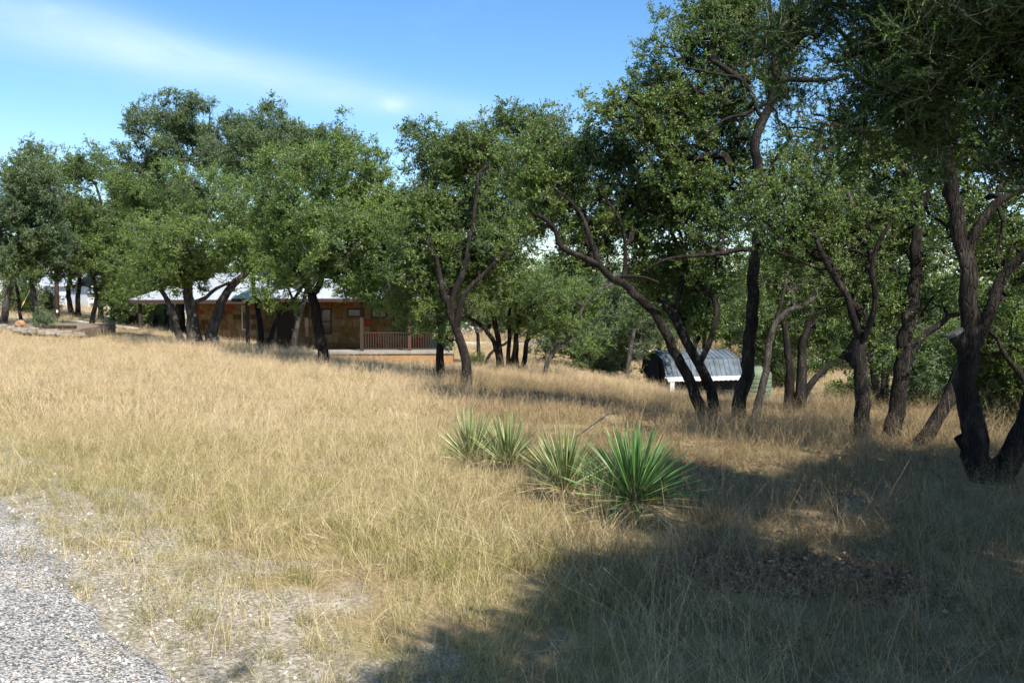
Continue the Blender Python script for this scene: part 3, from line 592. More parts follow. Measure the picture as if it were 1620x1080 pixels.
def sprays(leaf, kind):
    k = (leaf, kind)
    if k not in SPR:
        SPR[k] = [spray(kind, M[leaf], M['twig_dead'], 75 if kind == 'oak' else 400, 100+i) for i in range(4)]+[spray('dead', M[leaf], M['twig_dead'], 0, 200)]
    return SPR[k]
NG = {}
def scatter_group(srcs):
    key = tuple(s.as_pointer() for s in srcs)
    if key in NG: return NG[key]
    ng = bpy.data.node_groups.new('scatter', 'GeometryNodeTree'); ng.is_modifier = True
    ng.interface.new_socket('Geometry', in_out='INPUT', socket_type='NodeSocketGeometry'); ng.interface.new_socket('Geometry', in_out='OUTPUT', socket_type='NodeSocketGeometry')
    N = ng.nodes; L = ng.links; gi = N.new('NodeGroupInput'); go = N.new('NodeGroupOutput')
    gti = N.new('GeometryNodeGeometryToInstance')
    for s in reversed(srcs):
        oi = N.new('GeometryNodeObjectInfo'); oi.inputs['Object'].default_value = s; oi.inputs['As Instance'].default_value = False
        L.new(oi.outputs['Geometry'], gti.inputs[0])
    iop = N.new('GeometryNodeInstanceOnPoints'); iop.inputs['Pick Instance'].default_value = True
    def at(nm, ty):
        a = N.new('GeometryNodeInputNamedAttribute'); a.data_type = ty; a.inputs['Name'].default_value = nm; return a.outputs[0]
    L.new(gi.outputs[0], iop.inputs['Points']); L.new(gti.outputs[0], iop.inputs['Instance'])
    e2r = N.new('FunctionNodeEulerToRotation'); L.new(at('rot', 'FLOAT_VECTOR'), e2r.inputs[0]); L.new(e2r.outputs[0], iop.inputs['Rotation'])
    L.new(at('scl', 'FLOAT_VECTOR'), iop.inputs['Scale']); L.new(at('pick', 'INT'), iop.inputs['Instance Index'])
    L.new(iop.outputs[0], go.inputs[0]); NG[key] = ng; return ng
def scatter(name, pts, rot, scl, pick, srcs, parent=None, keep=None):
    """keep: optional (V, F) real faces staying in the same object"""
    me = bpy.data.meshes.new(name); me.vertices.add(len(pts)); me.vertices.foreach_set('co', np.asarray(pts, np.float32).ravel())
    scl = np.asarray(scl, np.float32)
    if scl.ndim == 1: scl = np.repeat(scl[:, None], 3, 1)
    a = me.attributes.new('rot', 'FLOAT_VECTOR', 'POINT'); a.data.foreach_set('vector', np.asarray(rot, np.float32).ravel())
    a = me.attributes.new('scl', 'FLOAT_VECTOR', 'POINT'); a.data.foreach_set('vector', scl.ravel())
    a = me.attributes.new('pick', 'INT', 'POINT'); a.data.foreach_set('value', np.asarray(pick, np.int32))
    me.update()
    for m in srcs[0].data.materials: me.materials.append(m)
    o = link(name, me, None, parent)
    md = o.modifiers.new('scatter', 'NODES'); md.node_group = scatter_group(srcs)
    return o

# ------------------------------------------------------------------ trees
def catmull(pts, step):
    p = np.array(pts, float); q = np.vstack([2*p[0]-p[1], p, 2*p[-1]-p[-2]]); out = []; par = []
    for i in range(1, len(q)-2):
        L = np.linalg.norm(q[i+1]-q[i]); m = max(1, int(round(L/step)))
        for j in range(m):
            t = j/m; out.append(.5*((2*q[i])+(q[i+1]-q[i-1])*t+(2*q[i-1]-5*q[i]+4*q[i+1]-q[i+2])*t*t+(-q[i-1]+3*q[i]-3*q[i+1]+q[i+2])*t**3)); par.append((i-1+t)/(len(p)-1))
    out.append(p[-1]); par.append(1.0)
    return np.array(out), np.array(par)
def tubes(chains):
    """chains: list of (pts, radii, k) -> V, F"""
    Vs = []; Fs = []; o = 0
    for pts, rad, k in chains:
        n = len(pts); t = np.gradient(pts, axis=0); t /= np.linalg.norm(t, axis=1, keepdims=True)+1e-9
        a = np.cross(t[0], (0, 0, 1) if abs(t[0][2]) < .9 else (1, 0, 0)); th = np.arange(k)*2*math.pi/k; c = np.cos(th)[:, None]; s = np.sin(th)[:, None]
        for i in range(n):
            a = a-t[i]*(a@t[i]); a /= np.linalg.norm(a)+1e-9; b = np.cross(t[i], a)
            r = rad[i]
            if k >= 10: r = rad[i]*(1+.035*R.normal(size=k)+.06*np.sin(th*3+i*.12)+.05*np.sin(th*5-i*.09))[:, None]
            Vs.append(pts[i]+(a*c+b*s)*r)
        i = (o+np.arange(n-1)[:, None]*k+np.arange(k)[None]); j = (o+np.arange(n-1)[:, None]*k+(np.arange(k)[None]+1) % k)
        Fs.append(np.stack([i, j, j+k, i+k], -1).reshape(-1, 4)); o += n*k
    return np.vstack(Vs), np.vstack(Fs)
STUBS = []
def unP(x, y, z):
    d = np.array((x, y, z-CAMZ)); c, s_ = math.cos(PIT), math.sin(PIT); f = d[1]*c-d[2]*s_; u = d[1]*s_+d[2]*c
    return (810+F*d[0]/f, 540-F*u/f)
def build_tree(t, idx):
    R.seed(1000+idx); Y = t['Y']; nodes = []; radn = []; par = []; limb_ch = []; pl = []
    foot = None
    for li, (pp, r0, r1) in enumerate(t['limbs']):
        W = np.array(pp, float) if t.get('world') else np.array([P(q[0], q[1], Y+(q[2] if len(q) > 2 else 0)) for q in pp])
        # gentle wander in depth so that limbs are round in plan, not all in one sheet
        if li: W[1:, 1] += np.cumsum(R.normal(size=len(W)-1)*.06*np.linalg.norm(np.diff(W, axis=0), axis=1))*2.2
        else: W[1:, 1] += np.cumsum(R.normal(size=len(W)-1)*.04*np.linalg.norm(np.diff(W, axis=0), axis=1))
        onground = (li == 0) if t.get('world') else abs(pp[0][1]-t['limbs'][0][0][0][1]) < 14 and pp[0][1] > 480
        if onground:
            gz = g1(W[0][0], W[0][1]); sh = gz-W[0][2]; W[:, 2] += sh*np.linspace(1, 0, len(W))**2
            W = np.vstack([W[0]-(0, 0, .25), W])
            if foot is None: foot = np.array((W[0][0], W[0][1], gz))
        step = .16 if Y < 20 else .28
        pts, pr = catmull(W, step); rad = (r0+(r1-r0)*pr)*(.70 if Y < 20 else .78)
        if onground:
            h = pts[:, 2]-gz; rad = rad*(1+.38*np.exp(-np.clip(h+.05, 0, 9)/(r0*1.3)))
        pts[2:-1] += R.normal(size=(max(0, len(pts)-3), 3))*.012*r0/.18
        k0 = len(nodes)
        if not onground and nodes:
            d = np.linalg.norm(np.array(nodes)-pts[0], axis=1); j = int(d.argmin()); pts[0] = nodes[j]; par0 = j; l0 = pl[j]
        else: par0 = -1; l0 = 0
        for i in range(len(pts)):
            nodes.append(pts[i]); radn.append(rad[i]); par.append(par0 if i == 0 else k0+i-1); l0 += step; pl.append(l0)
        if t['label'].startswith('largest') and li in (4, 5): STUBS.append((pts[-1].copy(), pts[-1]-pts[-3], rad[-1]))
        if li < 9: rad2 = rad.copy(); limb_ch.append((pts, rad2, 16 if r0 > .12 and Y < 20 else 10 if r0 > .1 else 7))
    nl = len(nodes)
    # attractors in clumps inside the crown ellipsoids
    att = []; vol = np.array([b[2]*b[3] for b in t['blobs']], float); cnt = np.maximum(2, (t['n']*vol/vol.sum()).astype(int))
    for b, c in zip(t['blobs'], cnt):
        if t.get('world'): ctr = np.array(b[0]); rx, rz, ry = b[2], b[3], b[4]
        else: ctr = P(b[0], b[1], Y+b[5]); s = Y/F; rx = b[2]*s*1.08; rz = b[3]*s*1.08; ry = b[4]
        nc = max(4, c//(20 if Y < 20 else 9)); d = R.normal(size=(nc, 3)); d /= np.linalg.norm(d, axis=1, keepdims=True); rr = R.rand(nc)**.42
        rr = np.where(R.rand(nc) < .14, rr*1.28, rr); cc = d*rr[:, None]*(rx, ry, rz)
        q = cc[R.randint(nc, size=c)]+R.normal(size=(c, 3))*t['spread']*1.0*np.array((1, 1, .75))
        if not t.get('world') and Y < 26 and t['kind'] == 'oak': q[:, 1] = np.where(q[:, 1] < -.15*ry, -q[:, 1]*R.rand(c), q[:, 1])+.35*ry
        att.append(ctr+q)
    att = np.vstack(att); gz = g(att[:, 0], att[:, 1]); att = att[att[:, 2] > gz+.5]
    Nn = np.zeros((nl+len(att)*3, 3)); Nn[:nl] = nodes; PL = np.zeros(len(Nn)); PL[:nl] = pl; par = par+[0]*(len(att)*3); rr_ = np.zeros(len(Nn)); cur = nl
    d0 = np.array([np.linalg.norm(Nn[:nl]-a, axis=1).min() for a in att]); order = np.argsort(d0)
    ok = np.ones(len(Nn), bool)
    ok[:nl] = np.array(radn) < max(.14, min(radn)*2.2)  # no twigs straight off the thick bole
    hb0 = Nn[:nl, 2]-foot[2]; ok[:nl] &= hb0 > .8
    if ok[:nl].sum() == 0: ok[:nl] = True
    edges = []; tips = []
    for a in att[order]:
        D = np.linalg.norm(Nn[:cur]-a, axis=1)+.22*PL[:cur]; D[~ok[:cur]] = 1e9
        j = int(D.argmin()); L = np.linalg.norm(a-Nn[j])
        if L < .02: continue
        m1 = Nn[j]+(a-Nn[j])*.36+R.normal(size=3)*L*.10; m2 = Nn[j]+(a-Nn[j])*.70+R.normal(size=3)*L*.09+np.array((0, 0, .04*L))
        for kk, p in enumerate((m1, m2, a)):
            Nn[cur] = p; par[cur] = j if kk == 0 else cur-1; PL[cur] = PL[par[cur]]+L/3; cur += 1
        edges.append((j, cur-3, cur-2, cur-1)); tips.append(cur-1)
    load = np.zeros(cur); load[tips] = 1
    for i in range(cur-1, nl-1, -1): load[par[i]] += load[i]
    rt = .0062*(.8+.2*min(Y, 40)/20); rad = rt*load.clip(1)**.46; rad[:nl] = np.maximum(np.array(radn)*.85, .01)
    ch = []
    for e in edges:
        pts = Nn[list(e)]; r = rad[list(e)].copy(); r[0] = min(r[0], r[1]*1.15); ch.append((pts, r, 4 if Y > 30 else 5))
    name = t['name']; root = empty(name, tuple(foot)); tag(root, t['label'], t['cat'], t['group'])
    V, Fc = tubes(limb_ch); tr = link('trunk', mesh_np('trunk', V-foot, Fc, True), M[t['bark']], root)
    if ch:
        V, Fc = tubes(ch); link('branches', mesh_np('branches', V-foot, Fc, True), M[t['bark']], root)['kind'] = 'stuff'
    # leaf sprays
    tp = Nn[tips]; sp = t['sp']; sp *= .37 if (Y < 20 and not t.get('world')) else .62; reps = np.floor(R.rand(len(tp))+sp).astype(int)
    if sp != int(sp): reps = (sp+R.rand(len(tp))-.5).round().astype(int)
    pts = np.repeat(tp, reps, 0)+R.normal(size=(reps.sum(), 3))*t['spread']*.50
    m = len(pts); rot = np.stack([R.normal(size=m)*.7, R.normal(size=m)*.7, R.rand(m)*6.28], 1)
    sc = t['ss']*R.uniform(.8, 1.35, m)*(1.15 if t['kind'] == 'oak' else 1.25)
    pick = R.randint(0, 4, m); pick[R.rand(m) < (.09 if t['kind'] == 'oak' else .02)] = 4
    o = scatter('crown', pts-foot, rot, sc, pick, sprays(t['leaf'], t['kind']), root); o['kind'] = 'stuff'
    if t['label'].startswith('largest'):
        for p, d, r in STUBS:
            d = Vector(d).normalized(); q = Vector(p-foot); MB().tube([q-d*.03, q, q+d*.012], [r*1.06, r*1.1, r*.92], 14).build('sawn_end', M['cut_wood'], root)
    t['root'] = root; t['m'] = m
    return root
#@@TREES_HERE@@
ONLY_LAYOUT = False
for i, t in enumerate(T): build_tree(t, i)

# ------------------------------------------------------------------ far woodland closing the valley
def woodland():
    R.seed(77); pts = []; ch = []; k = 0; tries = 0
    while k < 330 and tries < 9000:
        tries += 1
        Y = R.uniform(62, 170); X = R.uniform(-1.0, 1.05)*Y
        if X < 2 and Y < 108: continue
        if -8 < X < 18 and Y < 84: continue
        if X < 2 and Y < 125 and R.rand() < .5: continue
        gz = g1(X, Y); h = R.uniform(5.5, 9.0)+(1.5 if Y > 120 else 0); r = R.uniform(2.6, 4.4); k += 1
        nn = 58; d = R.normal(size=(nn, 3)); d /= np.linalg.norm(d, axis=1, keepdims=True)
        c = np.array((X, Y, gz+h*.58)); q = c+d*(R.rand(nn)**.4)[:, None]*(r, r, h*.45)+R.normal(size=(nn, 3))*.35; pts.append(q)
        p = catmull([(X, Y, gz-.3), (X+R.normal()*.3, Y, gz+h*.3), (X+R.normal()*.8, Y+R.normal()*.5, gz+h*.7)], 1.2)[0]; ch.append((p, np.linspace(.28, .08, len(p)), 5))
        for _ in range(3):
            e = c+R.normal(size=3)*(r*.6, r*.6, h*.15); p = np.array([p[1], (p[1]+e)/2+(0, 0, .3), e]); ch.append((p, np.array((.12, .08, .03)), 4))
    pts = np.vstack(pts); m = len(pts)
    root = empty('far_woodland', (0, 90, -3)); tag(root, 'far off wood of mixed oaks and junipers closing the valley', 'woodland', kind='stuff')
    off = np.array((0, 90, -3.0))
    V, Fc = tubes(ch); link('trunks', mesh_np('trunks', V-off, Fc, True), M['bark'], root)['kind'] = 'stuff'
    for i, lf in enumerate(('leaf_blue', 'leaf_oak')):
        s = (np.arange(m)//58) % 2 == i; q = pts[s]; n = len(q)
        o = scatter('foliage', q-off, R.normal(size=(n, 3))*1.5, R.uniform(3.6, 6.0, n), R.randint(0, 4, n), sprays(lf, 'oak'), root); o['kind'] = 'stuff'
woodland()

# ------------------------------------------------------------------ grass
def tuft(name, nb, rad, h, w, bend, seed, seedheads=0, flat=.0):
    R.seed(seed); V = []; Fc = []; lv = []; hb = []
    for b in range(nb):
        a = R.rand()*6.28; rr = rad*math.sqrt(R.rand()); base = np.array((rr*math.cos(a), rr*math.sin(a), -.03))
        phi = R.rand()*6.28; out = np.array((math.cos(phi), math.sin(phi), 0)); hh = h*R.uniform(.45, 1.15); bd = bend*R.uniform(.3, 1.5)+(flat if R.rand() < .4 else 0)
        side = np.array((-out[1], out[0], 0))*math.cos(R.rand()*1.2)+out*math.sin(R.normal()*.5); side /= np.linalg.norm(side)
        l0 = R.rand(); ww = w*R.uniform(.7, 1.3); ts = (0, .38, .72, 1.0); k = len(V)
        for i, t in enumerate(ts):
            c = base+out*hh*bd*t*t+np.array((0, 0, hh*(t-.42*min(bd, 1.3)*t*t*t)))+side*.02*math.sin(t*3+a)*hh
            if i < 3:
                q = ww*(1-.25*i)*.5; V += [c-side*q, c+side*q]; lv += [l0]*2; hb += [t]*2
            else: V.append(c); lv.append(l0); hb.append(t)
        Fc += [(k, k+1, k+3), (k, k+3, k+2), (k+2, k+3, k+5), (k+2, k+5, k+4), (k+4, k+5, k+6)]
    for b in range(seedheads):
        a = R.rand()*6.28; rr = rad*R.rand(); base = np.array((rr*math.cos(a), rr*math.sin(a), 0)); d = np.array((R.normal()*.38, R.normal()*.38, 1)); d /= np.linalg.norm(d)
        L = h*R.uniform(1.15, 1.75); top = base+d*L; s = np.cross(d, R.normal(size=3)); s /= np.linalg.norm(s); k = len(V); q = w*.22
        top2 = top+np.array((d[0], d[1], -.2))*L*.18
        V += [base-s*q, base+s*q, top-s*q*.7, top+s*q*.7, top2]; lv += [.9]*5; hb += [.6, .6, 1, 1, 1]
        Fc += [(k, k+1, k+3), (k, k+3, k+2), (k+2, k+3, k+4)]
        for _ in range(9):
            t = R.uniform(.72, 1.1); c = base+d*L*t; e = d*.6+R.normal(size=3)*.5; e /= np.linalg.norm(e); k = len(V); l = .03*R.uniform(.6, 1.3)*(w/.003)**.5
            s2 = np.cross(e, R.normal(size=3)); s2 /= np.linalg.norm(s2)
            V += [c, c+e*l*.5+s2*w*.45, c+e*l, ]; lv += [R.uniform(.5, 1)]*3; hb += [1]*3; Fc += [(k, k+1, k+2)]
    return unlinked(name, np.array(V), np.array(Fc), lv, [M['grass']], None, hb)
G_NEAR = [tuft('grass_source', 34, .085, .27, .0034, .45, 1, 1), tuft('grass_source', 30, .10, .31, .003, .8, 2, 2), tuft('grass_source', 26, .09, .22, .0038, .6, 3, 0, .5),
          tuft('grass_source', 24, .12, .36, .0028, .95, 4, 4), tuft('grass_source', 38, .07, .2, .0036, .5, 5, 0), tuft('grass_source', 16, .1, .42, .003, 1.1, 6, 3, .4)]
G_MID = [tuft('grass_source', 70, .26, .32, .0065, .5, 11, 5), tuft('grass_source', 66, .28, .28, .006, .8, 12, 9), tuft('grass_source', 60, .25, .24, .007, .55, 13, 3, .5), tuft('grass_source', 56, .3, .38, .0055, .7, 14, 14)]
G_FAR = [tuft('grass_source', 90, .6, .32, .016, .5, 21, 10), tuft('grass_source', 90, .6, .28, .015, .7, 22, 16), tuft('grass_source', 80, .6, .38, .013, .6, 23, 20)]
def in_patch(x, y, c, r): return np.hypot(x-c[0], y-c[1])+(vnoise(x, y, .5)-.5)*1.0 < r
YU = [(*P(px, py, Y)[:2], r) for px, py, Y, r in ((1003, 812, 7.25, .55), (888, 795, 7.9, .36), (803, 742, 9.7, .05), (738, 738, 9.9, .05))]
def grass(name, label, y0, y1, dens, srcs, wide, base_s, near=False, xmin=None):
    R.seed(int(y1*7+3)); area_x = wide(y1); n = int(dens*(y1-y0)*2*area_x)
    x = R.uniform(-area_x, area_x, n); y = R.uniform(y0, y1, n); keep = np.abs(x) < np.vectorize(wide)(y)
    d = road_d(x, y); edge = d+.22+(vnoise(x, y, .55)-.5)*.7+(vnoise(x+30, y, .2)-.5)*.35
    thin = np.clip((edge-.02)/.35, 0, 1)
    bare = np.clip((vnoise(x+5, y+8, .8)*.65+vnoise(x, y+50, .3)*.35-.68)*5, 0, 1)*np.clip(1-(d-.3)/3.0, 0, 1)
    keep &= (R.rand(n) < thin**.5*(1-.75*bare)) & (edge > .0)
    keep &= ~(in_patch(x, y, (1.95, 5.75), .42) & (R.rand(n) < .8))
    # inside the house, lanes
    keep &= ~((y > 42.9) & (y < 60) & (x > -22) & (x < -2.0) & ~((y < 51.5) & (x < -13.8)))
    keep &= ~((y > 71.8) & (y < 75.6)) & ~((y > 55) & (y < 57) & (x < -16))
    x = x[keep]; y = y[keep]; d = d[keep]; m = len(x); z = g(x, y)
    big = vnoise(x+11, y+3, 2.4)*.6+vnoise(x, y+7, .9)*.4
    s = base_s*(.42+.76*big)*R.uniform(.7, 1.25, m)*(.70+.30*np.clip(d/1.6, 0, 1))
    for a, b, r in YU: q = np.hypot(x-a, y-b+.12); s = s*np.where(q < r, .52, 1)
    q = (x > -23) & (x < -1) & (y > 38.5) & (y < 46); s = np.where(q, s*.55, s)
    lean = np.stack([R.normal(size=m)*.30+.05, R.normal(size=m)*.30-.06, R.rand(m)*6.28], 1)
    if near: f = R.rand(m) < .12; lean[f, 0] += R.normal(size=f.sum())*.6
    o = scatter(name, np.stack([x, y, z], 1), lean, s, R.randint(0, len(srcs), m), srcs)
    tag(o, label, 'grass', kind='stuff'); return m
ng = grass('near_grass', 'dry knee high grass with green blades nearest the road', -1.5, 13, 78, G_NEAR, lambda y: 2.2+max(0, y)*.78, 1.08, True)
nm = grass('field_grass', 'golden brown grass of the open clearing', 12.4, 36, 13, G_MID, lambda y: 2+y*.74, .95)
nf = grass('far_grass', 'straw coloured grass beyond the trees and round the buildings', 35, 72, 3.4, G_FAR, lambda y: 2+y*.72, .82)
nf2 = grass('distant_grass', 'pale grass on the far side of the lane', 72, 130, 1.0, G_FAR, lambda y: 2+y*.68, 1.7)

# loose stones and litter
def stone_src(seed, r, m, flat=.6):
    R.seed(seed); bm = bmesh.new(); bmesh.ops.create_icosphere(bm, subdivisions=1, radius=r)
    for v in bm.verts: v.co = Vector(v.co)*R.uniform(.65, 1.25); v.co.z *= flat
    me = bpy.data.meshes.new('stone_source'); bm.to_mesh(me); bm.free(); me.materials.append(m); return bpy.data.objects.new('stone_source', me)
def gravel_mat():
    m, nt, b = mat('loose_limestone', .85, .2); oi = nt.nodes.new('ShaderNodeObjectInfo')
    nt.links.new(ramp(nt, oi.outputs['Random'], [(0, (.13, .12, .11)), (.2, (.3, .28, .25)), (.5, (.48, .455, .42)), (.85, (.62, .59, .55)), (.95, (.5, .4, .3)), (1, (.40, .2, .12))]), b.inputs['Base Color']); return m
M['gravel'] = gravel_mat()
GS = [stone_src(i, .011, M['gravel']) for i in range(4)]
def gravel():
    R.seed(5); n = 60000; x = R.uniform(-9, 4, n); y = R.uniform(1.5, 12, n); d = road_d(x, y)
    p = np.where(d > 0, np.exp(-np.clip(d, 0, 9)/.28)*.8, np.exp(d/.8)*.55+.16); k = (R.rand(n) < p) & (d > -2.6) & (d < 2.6); x = x[k]; y = y[k]; d = d[k]
    m = len(x); z = g(x, y)+np.where(d < -.15, .034, .006)
    s = np.exp(R.normal(size=m)*.4)*.62
    o = scatter('gravel', np.stack([x, y, z], 1), R.normal(size=(m, 3))*1.5, s, R.randint(0, 4, m), GS); tag(o, 'loose pale stones along the road edge', 'gravel', kind='stuff')
gravel()
def litter_src(seed):
    R.seed(seed); V, Fc = leaf_cards(R.normal(size=(14, 3))*(.09, .09, .008)+(0, 0, .01), R.normal(size=(14, 3))*(1, 1, .25), R.uniform(.03, .055, 14), R.uniform(.016, .028, 14))
    return unlinked('litter_source', V, Fc, np.repeat(R.rand(14), 4), [M['litter']])
m_, nt_, b_ = mat('fallen_leaf', .8, .2); at_ = nd(nt_, 'ShaderNodeAttribute', attribute_name='lv')
nt_.links.new(ramp(nt_, at_.outputs['Fac'], [(0, (.10, .055, .035)), (.5, (.23, .12, .07)), (.85, (.33, .20, .12)), (1, (.42, .29, .19))]), b_.inputs['Base Color']); M['litter'] = m_
def litter():
    R.seed(9); n = 420; a = R.rand(n)*6.28; r = np.sqrt(R.rand(n))*.75; x = 1.95+r*np.cos(a)*1.3; y = 5.75+r*np.sin(a)*.8
    x = np.concatenate([x, R.uniform(1.5, 9, 1100)]); y = np.concatenate([y, R.uniform(4, 17, 1100)]); m = len(x)
    o = scatter('fallen_leaves', np.stack([x, y, g(x, y)+.01], 1), np.stack([R.normal(size=m)*.1, R.normal(size=m)*.1, R.rand(m)*6.28], 1), R.uniform(.7, 1.3, m), R.randint(0, 3, m), [litter_src(i) for i in range(3)])
    tag(o, 'reddish brown fallen oak leaves on a bare patch of soil', 'fallen leaves', kind='stuff')
litter()

# ------------------------------------------------------------------ yuccas
def yucca_mat(name, a, b2, c):
    m, nt, b = mat(name, .42, .5); oi = nt.nodes.new('ShaderNodeObjectInfo'); at = nd(nt, 'ShaderNodeAttribute', attribute_name='lv')
    col = ramp(nt, oi.outputs['Random'], [(0, a), (.5, b2), (1, c)])
    col = mixc(nt, ramp(nt, at.outputs['Fac'], [(.9, (0, 0, 0)), (1, (1, 1, 1))]), col, (.30, .22, .10))
    nt.links.new(col, b.inputs['Base Color']); return m
M['yucca'] = yucca_mat('yucca_leaf', (.05, .125, .030), (.085, .185, .045), (.16, .27, .08))
M['yucca_pale'] = yucca_mat('pale_yucca_leaf', (.12, .17, .06), (.18, .24, .08), (.30, .33, .13))
M['yucca_dry'] = yucca_mat('dry_yucca_leaf', (.25, .24, .07), (.34, .27, .11), (.42, .33, .18))
def yleaf(bend, w, m):
    V = []; lv = []; Fc = []
    ts = (0, .15, .5, .85, 1)
    for i, t in enumerate(ts):
        z = -bend*t*t; q = w*(.55, .9, 1, .55, 0)[i]
        if i < 4: V += [(t, -q, z+q*.45), (t, 0, z-q*.25), (t, q, z+q*.45)]; lv += [t]*3
        else: V.append((t, 0, z)); lv.append(1)
    for i in range(3):
        k = i*3; Fc += [(k, k+1, k+4), (k, k+4, k+3), (k+1, k+2, k+5), (k+1, k+5, k+4)]
    Fc += [(9, 10, 12), (10, 11, 12)]
    me = mesh_np('yucca_leaf', np.array(V), np.array(Fc)); lv_attr(me, lv); me.materials.append(m); return me
def yucca(label, px, py, Y, n, L, key, seed, up=0.0, group='yuccas in the dry grass'):
    R.seed(seed); p = P(px, py, Y); z = g1(p[0], p[1]); root = empty('yucca', (p[0], p[1], z)); tag(root, label, 'yucca', group)
    ms = [yleaf(b, .0078/.6, M[key]) for b in (.0, .03, -.02, .06)]; sink = .10 if seed in (5, 6) else .05 if seed == 4 else 0; md = [yleaf(b, .012, M['yucca_dry']) for b in (.12, .3)]
    for i in range(n):
        phi = i*2.39996+R.normal()*.15; u = (i+.5)/n; el = math.radians(88-(92-up*30)*u**.8)+R.normal()*.06
        dry = u > .86 and R.rand() < .6
        me = (md if dry else ms)[R.randint(2 if dry else 4)]
        o = bpy.data.objects.new('leaf', me); COL.objects.link(o); o.parent = root
        l = L*R.uniform(.84, 1.08) if key == 'yucca' else L*R.uniform(.7, 1.1)*(1-.18*u if not dry else .8); o.scale = (l, l, l)
        o.location = (math.cos(phi)*.03, math.sin(phi)*.03, .15-sink+.07*(1-u)+R.rand()*.03)
        o.rotation_euler = (R.normal()*.5, -el, phi)
    MB().tube([(0, 0, -.1), (0, 0, .08-sink), (0, 0, .2-sink)], [.045, .05, .03], 7).build('stem', M['yucca_dry'], root, smooth=True)
yucca('large dark green yucca at the right end of the yucca row', 1003, 812, 7.25, 299, .63, 'yucca', 3)
yucca('upright mid green yucca touching the large one at its left', 893, 795, 7.9, 230, .60, 'yucca_pale', 4, .5)
yucca('half hidden pale yucca second from the left of the row', 803, 742, 9.7, 190, .60, 'yucca_pale', 5, .7)
yucca('leftmost pale yucca of the row sunk in dry grass', 745, 738, 9.9, 190, .60, 'yucca_pale', 6, .6)
yucca('small blue green spiky plant beside the raised stone bed', 90, 530, 38.5, 46, .6, 'yucca_pale', 7, .3, None)
def stalk():
    a, b = P(895, 706, 9.0), P(963, 654, 8.8); a[2] = g1(a[0], a[1]) if False else a[2]
    gnd = np.array((a[0]-.35, a[1], g1(a[0]-.35, a[1])-.05)); root = empty('flower_stalk', tuple(gnd)); tag(root, 'dead leaning yucca flower stalk with open pale seed pods', 'flower stalk')
    pts = catmull([gnd, a, (a+b)/2+(0, 0, .01), b], .08)[0]; MB().tube([tuple(q-gnd) for q in pts], [.005]*len(pts), 5).build('stem', M['twig_dead'], root)
    for i in range(6):
        t = b+(pts[-4]-b)*R.uniform(-.1, .9); q = t-gnd+R.normal(size=3)*.012; e = R.normal(size=3)*.02+(0, 0, -.02)
        MB().tube([q, q+e*.5, q+e], [.003, .011, .002], 5).build('seed_pod', M['pod'], root)
M['pod'] = simple('pale_seed_pod', (.62, .57, .5), .8)
stalk()

# ------------------------------------------------------------------ stone house
def stone_mat():
    m, nt, b = mat('house_stone', .9, .15); oi = nt.nodes.new('ShaderNodeObjectInfo')
    c = ramp(nt, oi.outputs['Random'], [(0, (.21, .13, .055)), (.22, (.27, .175, .08)), (.4, (.22, .13, .05)), (.58, (.30, .205, .105)), (.72, (.19, .10, .04)), (.82, (.11, .065, .035)), (.88, (.33, .075, .035)), (1, (.28, .055, .028))], 'CONSTANT')
    c = mixc(nt, 1.0, c, ramp(nt, noise_n(nt, 5, 5), [(.3, (.55, .55, .55)), (.7, (.95, .95, .95))]), 'MULTIPLY'); nt.links.new(c, b.inputs['Base Color']); bump(nt, b, noise_n(nt, 20, 5), .6, .02); return m
M['stone'] = stone_mat()
M['mortar'] = simple('sandy_mortar', (.20, .15, .09), .95, .2, 8)
M['wood_dark'] = simple('dark_brown_wood', (.040, .025, .018), .75, .3, 12)
M['wood_red'] = simple('red_brown_post', (.075, .042, .034), .75, .25, 10)
M['galv'] = simple('galvanised_roofing', (.42, .45, .48), .42, .14, 1.2, .3, .5)
M['slab'] = simple('porch_concrete', (.26, .24, .21), .9, .25, 3, bumps=.3)
M['white'] = simple('white_paint', (.55, .56, .56), .6, .22, 2.5)
M['glass'] = simple('dark_window_glass', (.02, .025, .03), .08, .1, 2, spec=.8)
M['frame'] = simple('pale_window_frame', (.50, .46, .36), .6, .1, 5)
def slab_face_mat():
    m, nt, b = mat('stained_foundation', .95, .1); g_ = nt.nodes.new('ShaderNodeTexCoord'); sp = nt.nodes.new('ShaderNodeSeparateXYZ'); nt.links.new(g_.outputs['Object'], sp.inputs[0])
    a = nd(nt, 'ShaderNodeMath', operation='MULTIPLY_ADD'); nt.links.new(noise_n(nt, 2.2, 5, .7), a.inputs[0]); a.inputs[1].default_value = .5; nt.links.new(sp.outputs[2], a.inputs[2])
    c = ramp(nt, a.outputs[0], [(0, (.34, .18, .08)), (.06, (.28, .165, .09)), (.2, (.20, .18, .155))])
    nt.links.new(c, b.inputs['Base Color']); bump(nt, b, noise_n(nt, 10, 5), .6, .03); return m
M['foundation'] = slab_face_mat()
_unit = None
def unit_stone():
    global _unit
    if _unit is None:
        bm = bmesh.new(); bmesh.ops.create_cube(bm, size=1.0)
        bmesh.ops.bevel(bm, geom=bm.edges[:], offset=.05, segments=1, affect='EDGES')
        for v in bm.verts: v.co += Vector((R.normal(), R.normal(), R.normal()))*.018
        _unit = bpy.data.meshes.new('stone'); bm.to_mesh(_unit); bm.free(); _unit.materials.append(M['stone'])
    return _unit
